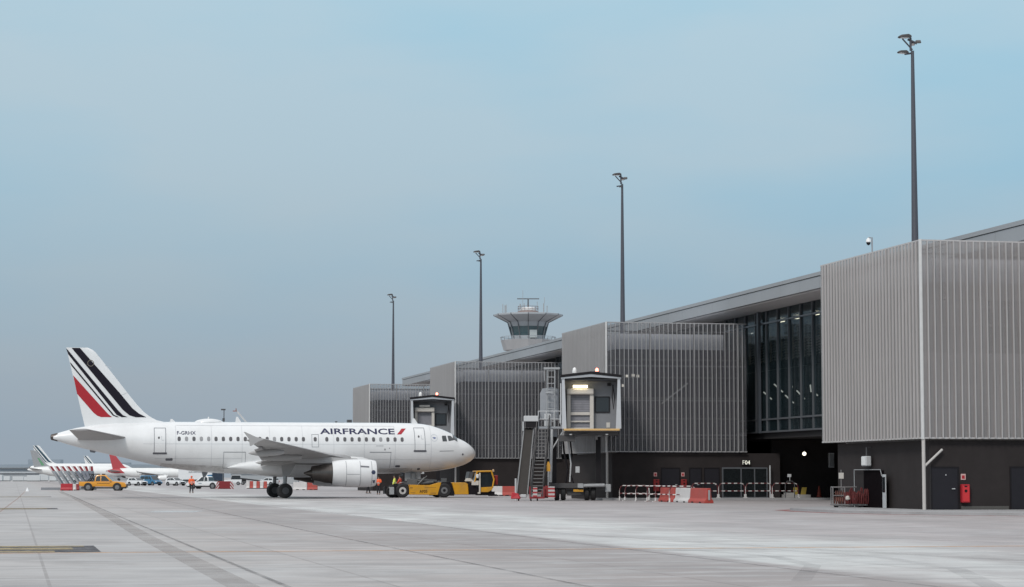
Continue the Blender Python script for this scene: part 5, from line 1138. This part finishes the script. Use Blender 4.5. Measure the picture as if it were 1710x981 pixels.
def block(px, D, x0, x1, h, m, label, nm='barrier_block', group='barrier blocks by the deflectors', rz=0):
    c = thing(nm, label, 'barrier', W(px, D), rz, group); q = MB()
    q.prism([(-.28,0),(-.28,.22),(-.16,.34),(-.12,h),(.12,h),(.16,.34),(.28,.22),(.28,0)], x0, x1); q.move(Matrix.Rotation(-PI/2,4,'Z')); q.build('barrier_body', m, c, bevel=.03)
    q = MB()
    for xx in (x0*.6, x1*.6): q.box(xx-.08,xx+.08,-.30,.30,.02,.10)
    q.build('fork_slot', BLKP, c); return c
block(114, 286, -.72, .72, .85, RED, 'red plastic barrier block at the foot of the leaning deflectors')
block(126, 288, -.25, .25, .8, mat('barrier_white', (.60,.58,.57), .5), 'short white barrier block between two red ones behind the orange pickup')
block(132, 290, -.22, .22, .8, DRED, 'short dark red barrier block touching the tail of the orange pickup')
cn = thing('white_marker', 'small white cone marker alone on the far left apron', 'cone', W(48.5, 270), 0)
MB().lathe([(0,.22),(.05,.2),(.4,.06),(.44,.03)], n=14).build('cone_body', CARW, cn); MB().box(-.26,.26,-.26,.26,0,.035).build('cone_base', CARW, cn)
# red block between chevron plates
ch = thing('chevron_barrier', 'dark red barrier with slanted red and white chevron plates at both ends', 'barrier', W(378, 322), R(0))
MB().box(-.85,.75,-.4,.4,.03,1.08).build('barrier_body', mat('deep_red_plastic', (.20,.012,.016), .5, noise=.2), ch, bevel=.06)
CHEV = striped('chevron_bands', (.34,.03,.04), (.60,.58,.57), .36, (1,0,.8)); CHEV2 = striped('chevron_bands_b', (.34,.03,.04), (.60,.58,.57), .36, (1,0,-.8))
q = MB(); q.prism([(-1.32,0),(-1.12,1.05),(-.82,1.05),(-.82,0)], -.45, -.41); q.build('chevron_plate', CHEV2, ch); q = MB(); q.prism([(1.30,0),(1.02,1.05),(.70,1.05),(.70,0)], -.45, -.41); q.build('chevron_plate', CHEV, ch)

# ================================================================== CONCRETE / PLASTIC BARRIERS
WBAR = mat('barrier_white', (.60,.58,.57), .5, noise=.1, dirt=.3); RBAR = mat('barrier_red', (.40,.060,.045), .5, noise=.15, dirt=.2)
def jersey(loc, rz, ln, m, label, group, h=.85):
    c = thing('traffic_barrier', label, 'barrier', loc, rz, group); q = MB()
    q.prism([(-.30,0),(-.30,.14),(-.17,.30),(-.12,h),(.12,h),(.17,.30),(.30,.14),(.30,0)], 0, ln); q.build('barrier_body', m, c, bevel=.025)
    q = MB(); q.box(-.32,.32,ln*.22,ln*.22+.35,.0,.09); q.box(-.32,.32,ln*.68,ln*.68+.35,.0,.09); q.build('fork_slot', BLKP, c)
    q = MB(); q.box(-.06,.06,-.06,0,.2,h-.12); q.build('end_tongue', GREYP, c); return c
gl_ = 'barriers in line before the near screened boxes'
jersey(T(1.0,38.0), TH, 3.7, RBAR, 'faded red traffic barrier, nearest of the row before the striped fences', gl_, .95)
jersey(T(1.05,41.8), TH, 3.5, WBAR, 'white traffic barrier between two red ones before the striped fences', gl_, .95)
jersey(T(1.0,45.4), TH, 3.5, RBAR, 'red traffic barrier partly hidden by the small striped fences', gl_, .95)
g2 = 'barriers behind the airliner main wheels'
for k, px in enumerate((415.5,421.5,427,432.5,438.5,444.5)):
    jersey(W(px-2.6, 335), R(-90), .46, WBAR if k % 2 == 0 else RBAR, ('short white' if k % 2 == 0 else 'short red')+' barrier left of the main wheels, '+('outermost of the row','next to the outermost','third from the outer end','third from the wheels','second from the wheels','nearest the wheels')[k], g2, 1.05)
jersey(W(491, 300), R(-90), 1.75, WBAR, 'long white barrier right behind the main wheels', g2, 1.0)
jersey(W(514.5, 300), R(-90), 1.3, RBAR, 'red sloping barrier under the engine exhaust', g2, .95)
jersey(W(822, 205), R(-90), .9, WBAR, 'white barrier just right of the yellow tug', 'barriers between tug and jet bridge')
jersey(W(839, 205), R(-90), 1.15, RBAR, 'red barrier between the yellow tug and the dark slide', 'barriers between tug and jet bridge')

# ================================================================== STRIPED CROWD FENCES
RW = striped('fence_bands', (.13,.018,.022), (.74,.71,.69), .46, (1,0,.0), .46)
def crowd_fence(loc, rz, ln, label, group):
    c = thing('crowd_fence', label, 'fence', loc, rz, group)
    q = MB(); r = .035
    q.path([(0.0,0,.05),(0,0,.62),(.03,0,.85),(.12,0,1.0),(.26,0,1.05),(ln-.26,0,1.05),(ln-.12,0,1.0),(ln-.03,0,.85),(ln,0,.62),(ln,0,.05)], r, 8); fr = q.build('fence_frame', RW, c, smooth=50)
    q = MB(); q.tube((0,0,.50),(ln,0,.50), r, n=8); q.build('middle_rail', RW, c, smooth=50)
    for x in (0, ln):
        q = MB(); q.box(x-.04,x+.04,-.28,.28,0,.06); q.box(x-.045,x+.045,-.045,.045,.06,.28); q.build('foot', WBAR, c)
    return c
gn = 'small striped fences in front of the near jet bridge pillar'
for k, (px, D, a, ln) in enumerate(((1034,166,-6,2.0),(1043,163,-40,2.1),(1061,160.5,-12,2.0),(1080,158,-34,2.1),(1094,156.5,-48,2.0),(1117,153.5,-10,1.7))):
    crowd_fence(W(px, D), R(a), ln, 'small red and white tubular fence, '+('farthest of the jumbled row, at its left end','second from the left in the jumbled row','third from the left in the jumbled row','fourth from the left, behind the red barrier','fifth from the left, behind the barriers','last on the right, before the white barrier')[k], gn)
gf = 'long striped fences before the glass entrance'
for k in range(4):
    crowd_fence(T(5.75+k*2.02, 58.0, .15), TH, 1.95, 'long red and white tubular fence, '+('left end of the straight row by the red cabinet','second in the straight row, left of the doors','before the glass entrance doors','right end of the straight row, below the gate sign')[k], gf)

# ================================================================== SMALL THINGS BY THE WALLS
hc = thing('hose_cart', 'wire cage trolley hung with dark red hoses beside the dark doorway', 'cart', T(-.35,9.1,.12), R(0))
WIRE = mat('wire_grey', (.22,.21,.21), .5, .3)
b = MB()
for x in (-.85,-.25,.45): b.tube((x,-.35,.1),(x,-.35,1.02 if x < .4 else .7),.03,n=6); b.tube((x,.35,.1),(x,.35,1.02 if x < .4 else .7),.03,n=6)
b.tube((-.85,-.35,1.02),(-.25,-.35,1.02),.03,n=6); b.tube((-.85,.35,1.02),(.45,.35,1.02),.03,n=6); b.tube((-.85,-.35,1.02),(-.85,.35,1.02),.03,n=6); b.tube((-.85,-.35,.6),(.85,-.35,.6),.025,n=6); b.box(-.9,.9,-.4,.4,.1,.16); b.tube((-.35,.2,.1),(-.35,.2,1.9),.025,n=6); b.build('cage_frame', WIRE, hc)
random.seed(11); b = MB(); HOSE = mat('dark_red_hose', (.095,.012,.012), .75, noise=.45, scale=6)
for k in range(17):
    x = -.22+k*.066+random.uniform(-.02,.02); z1 = .78+random.uniform(-.24,.22); y = random.uniform(-.52,-.30)
    b.path([(x-.05,y,.2),(x-.07,y-.05,.45),(x-.03,y-.03,z1-.05),(x,y,z1),(x+.03,y-.03,z1-.05),(x+.05,y-.05,.42),(x+.03,y,.18)], .035, 6)
b.build('hoses', HOSE, hc, smooth=60)
b = MB()
for k in range(5): x = -.75+k*.1; b.path([(x,-.2,.2),(x-.05,-.3,.5),(x+.05,-.25,.85),(x+.1,-.3,.3)], .035, 6)
b.build('coiled_hose', mat('brown_hose', (.16,.06,.045), .6, noise=.3), hc, smooth=60)
b = MB(); b.lathe([(0,.05),(.06,.13),(.18,.13),(.24,.05)], o=(-.12,-.42,.35), n=12); b.build('pale_fitting', CREAM, hc); b = MB(); b.box(-.47,-.23,.14,.26,1.45,1.75); b.build('pale_bag', CREAM, hc)
for x in (-.65,.6):
    for y in (-.3,.3): MB().lathe([(y-.03,.03),(y-.03,.09),(y+.03,.09),(y+.03,.03)], o=(x,0,.09), ax='y', n=12).build('castor', BLACK, hc)
pl_ = thing('pallet_stand', 'low pale platform with two yellow panels at the loading bay mouth', 'platform', T(13.6,60.2,.15), TH)
b = MB(); b.box(-.2,1.7,-.5,.5,0,.22); b.box(-.1,.5,-.45,.3,.22,.36); b.build('platform', mat('stand_pale', (.36,.35,.34), .7, noise=.2), pl_)
b = MB(); b.box(.55,.85,-.1,.0,.22,.75); b.hexa([(1.1,-.1,.22),(1.45,-.1,.22),(1.45,0,.22),(1.1,0,.22)],[(1.2,-.1,.75),(1.55,-.1,.75),(1.55,0,.75),(1.2,0,.75)]); b.build('yellow_panel', mat('panel_yellow', (.36,.26,.05), .6), pl_)
tc_ = thing('traffic_cone', 'single dark orange traffic cone inside the loading bay', 'cone', T(16.1,60.1,.15), 0)
MB().lathe([(.04,.2),(.1,.18),(.85,.04),(.88,.02)], n=14).build('cone_body', mat('cone_orange', (.20,.03,.015), .7), tc_); MB().box(-.26,.26,-.26,.26,0,.04).build('cone_base', BLKP, tc_)
ac = thing('bicycle_rack', 'small dark hoop stand with pale plate right of the entrance fences', 'stand', T(13.0,57.6,.15), TH)
b = MB(); b.path([(-.35,0,0),(-.35,0,1.0),(-.2,0,1.2),(.2,0,1.2),(.35,0,1.0),(.35,0,0)], .035, 8); b.build('hoop', DGREY, ac); b = MB(); b.box(-.18,.1,-.02,.02,1.5,1.72); b.tube((0,0,1.2),(0,0,1.5),.02,n=6); b.build('plate', LGREY, ac)

# ================================================================== PEOPLE
SKIN = mat('skin', (.42,.24,.17), .6, noise=.08); HAIR = mat('dark_hair', (.02,.016,.014), .7); HIVO = mat('hi_vis_orange', (.85,.13,.035), .6, noise=.1); HIVY = mat('hi_vis_yellow', (.70,.78,.12), .6, noise=.1); TROU = mat('dark_trousers', (.022,.022,.028), .8, noise=.2); REFL = mat('reflective_band', (.62,.60,.55), .3)
def skin_mesh(name, verts, edges, radii, m, parent, sub=1):
    me = bpy.data.meshes.new(name); me.from_pydata(verts, edges, []); o = bpy.data.objects.new(name, me); COL.objects.link(o)
    o.modifiers.new('skin', 'SKIN'); sl = me.skin_vertices[0].data if me.skin_vertices else None
    if sl is None:
        bm = bmesh.new(); bm.from_mesh(me); bm.verts.layers.skin.verify(); bm.to_mesh(me); bm.free(); sl = me.skin_vertices[0].data
    for i, r in enumerate(radii): sl[i].radius = (r, r) if not isinstance(r, tuple) else r; sl[i].use_root = (i == 0)
    if sub: s = o.modifiers.new('sub', 'SUBSURF'); s.levels = s.render_levels = sub
    bpy.context.view_layer.update()
    ev = o.evaluated_get(bpy.context.evaluated_depsgraph_get()); nm = bpy.data.meshes.new_from_object(ev)
    o.modifiers.clear(); o.data = nm; nm.name = name; nm.materials.clear(); nm.materials.append(m)
    nm.polygons.foreach_set('use_smooth', [True]*len(nm.polygons)); o.parent = parent; return o
def person(label, loc, rz, top, h=1.76, legs=((.09,.02),(-.10,-.06)), arms=None, lean=0, helmet=None, coat=.98):
    p = thing('person', label, 'person', loc, rz, None); k = h/1.76
    hip = Vector((0,0,.94)); ch_ = Vector((lean*.5,0,1.28)); nk = Vector((lean,0,1.49)); hd = Vector((lean+.03,0,1.66))
    V = [hip, (hip+ch_)/2, ch_, nk, Vector((lean+.01,0,1.55)), hd, hd+Vector((.0,0,.085))]; E = [(0,1),(1,2),(2,3),(3,4),(4,5),(5,6)]; RR = [.145,.14,.165,.075,.058,.098,.07]
    J = {}
    for sd, (fx, kx_) in zip((1,-1), legs):
        a = len(V); V += [Vector((0,sd*.10,.88)), Vector((kx_,sd*.11,.50)), Vector((fx,sd*.12,.09)), Vector((fx+.16,sd*.13,.045))]; E += [(0,a),(a,a+1),(a+1,a+2),(a+2,a+3)]; RR += [.098,.065,.047,.042]; J['leg',sd] = a
    arms = arms or (((.03,.27,1.20),(.14,.26,.97)),((.03,-.27,1.20),(.14,-.26,.97)))
    for sd, (el, ha) in zip((1,-1), arms):
        a = len(V); el, ha = Vector(el), Vector(ha); sh = Vector((lean*.8,sd*.19,1.43)); d = (ha-el).normalized(); u = Vector((0,sd,0)).cross(d); u = u.normalized() if u.length > .1 else Vector((1,0,0)); v = d.cross(u)
        pm = ha+d*.07
        V += [sh, el, ha, pm]; E += [(2,a),(a,a+1),(a+1,a+2),(a+2,a+3)]; RR += [.068,.05,.034,.036]; J['arm',sd] = a
        for q, (off, ln) in enumerate(((-.027,.058),(-.009,.068),(.009,.064),(.027,.050))):   # four bent fingers and a thumb
            f = len(V); V += [pm+d*.03+u*off, pm+d*(.03+ln*.55)+u*off*1.1+v*.008, pm+d*(.025+ln)+u*off*1.1+v*.03]; E += [(a+3,f),(f,f+1),(f+1,f+2)]; RR += [.010,.009,.008]
        f = len(V); V += [ha+d*.03-u*.035+v*.01, ha+d*.07-u*.055+v*.02]; E += [(a+3,f),(f,f+1)]; RR += [.012,.010]
    V = [v*k for v in V]; RR = [r*k for r in RR]
    skin_mesh('body', V, E, RR, SKIN, p)
    S = lambda idx: [V[i] for i in idx]
    # trousers, coat, shoes, hair, face
    L1, L2 = J['leg',1], J['leg',-1]
    skin_mesh('trousers', [V[0]]+S((L1,L1+1,L1+2,L2,L2+1,L2+2)), [(0,1),(1,2),(2,3),(0,4),(4,5),(5,6)], [.15*k,.112*k,.085*k,.07*k,.112*k,.085*k,.07*k], TROU, p)
    A1, A2 = J['arm',1], J['arm',-1]
    jk = skin_mesh('jacket', [V[0]+Vector((0,0,-.16*coat*k)), V[0]+Vector((0,0,.04)), V[1], V[2], V[3]]+S((A1,A1+1,A1+2,A2,A2+1,A2+2)), [(0,1),(1,2),(2,3),(3,4),(3,5),(5,6),(6,7),(3,8),(8,9),(9,10)], [.19*k,.185*k,.175*k,.195*k,.09*k,.092*k,.075*k,.058*k,.092*k,.075*k,.058*k], top, p)
    q = MB()
    for z, r in ((1.02,.188),(1.14,.186)): q.lathe([(z*k,r*1.02*k),((z+.05)*k,r*1.02*k)], o=(lean*.3,0,0), n=20, cap=False)
    q.build('reflective_band', REFL, jk)
    for L0 in (L1, L2):
        a = V[L0+2]; q = MB(); q.rings([[(a.x-.09,a.y-.05,.0),(a.x+.2,a.y-.05,.0),(a.x+.2,a.y+.05,.0),(a.x-.09,a.y+.05,.0)],[(a.x-.08,a.y-.045,.1),(a.x+.12,a.y-.04,.085),(a.x+.12,a.y+.04,.085),(a.x-.08,a.y+.045,.1)]]); q.build('shoe', BLACK, p, bevel=.015)
    H0 = hd*k; q = MB(); q.lathe([(H0.z-.01,.104),(H0.z+.06,.108),(H0.z+.11,.085),(H0.z+.145,.03)], o=(H0.x-.015,0,0), n=16); q.build('hard_hat' if helmet else 'hair', helmet or HAIR, p, smooth=60)
    q = MB(); 
    for sd in (-1,1): q.lathe([(-.008,.004),(0,.012),(.008,.004)], o=(H0.x+.088,sd*.034,H0.z), ax='x', n=8)
    q.box(H0.x+.082,H0.x+.092,-.028,.028,H0.z-.06,H0.z-.05); q.build('face_features', HAIR, p); q = MB(); q.prism([(H0.x+.085,H0.z+.01),(H0.x+.115,H0.z-.03),(H0.x+.085,H0.z-.035)], -.014, .014)
    for sd in (-1,1): q.lathe([(sd*.09,.03),(sd*.108,.02)], o=(H0.x,0,H0.z-.01), ax='y', n=10)
    q.build('nose_and_ears', SKIN, p); return p
person('worker in orange hi-vis coat walking alone in front of the white pickup', W(321.5,242), R(-70), HIVO, 1.74, legs=((.16,.10),(-.12,-.02)), helmet=mat('cap_orange', (.70,.12,.05), .6))
person('worker in orange hi-vis coat standing between engine and tug', W(633,224), R(-95), HIVO, 1.72, arms=(((.06,.27,1.22),(.26,.12,1.14)),((.06,-.27,1.22),(.26,-.12,1.14))))
person('worker in dark trousers hidden behind the engine, only legs showing', W(615.5,238), R(-20), TROU, 1.72, legs=((.13,.08),(-.1,-.03)))
person('worker in yellow hi-vis vest behind the rear wheels of the tug', W(659.5,203), R(180), HIVY, 1.80)
person('worker in red and orange jacket beside the yellow-vested one behind the tug', W(668.5,204), R(165), mat('red_orange_cloth', (.52,.06,.03), .6), 1.78, arms=(((.06,.27,1.22),(.26,.16,1.12)),((.06,-.27,1.22),(.28,-.14,1.1))))

# ------------------------------------------------------------------ far horizon
hz = thing('far_hangars', 'long low pale hangars on the far horizon, seen under the airliner belly', 'building', (-60, 1500, 0), 0)
MB().box(-120,60,0,40,0,4.6).build('wall', mat('hangar_wall', (.38,.40,.42), .7, noise=.15, scale=.03), hz); MB().box(-122,62,-2,42,4.6,5.4).build('roof', FARD, hz)
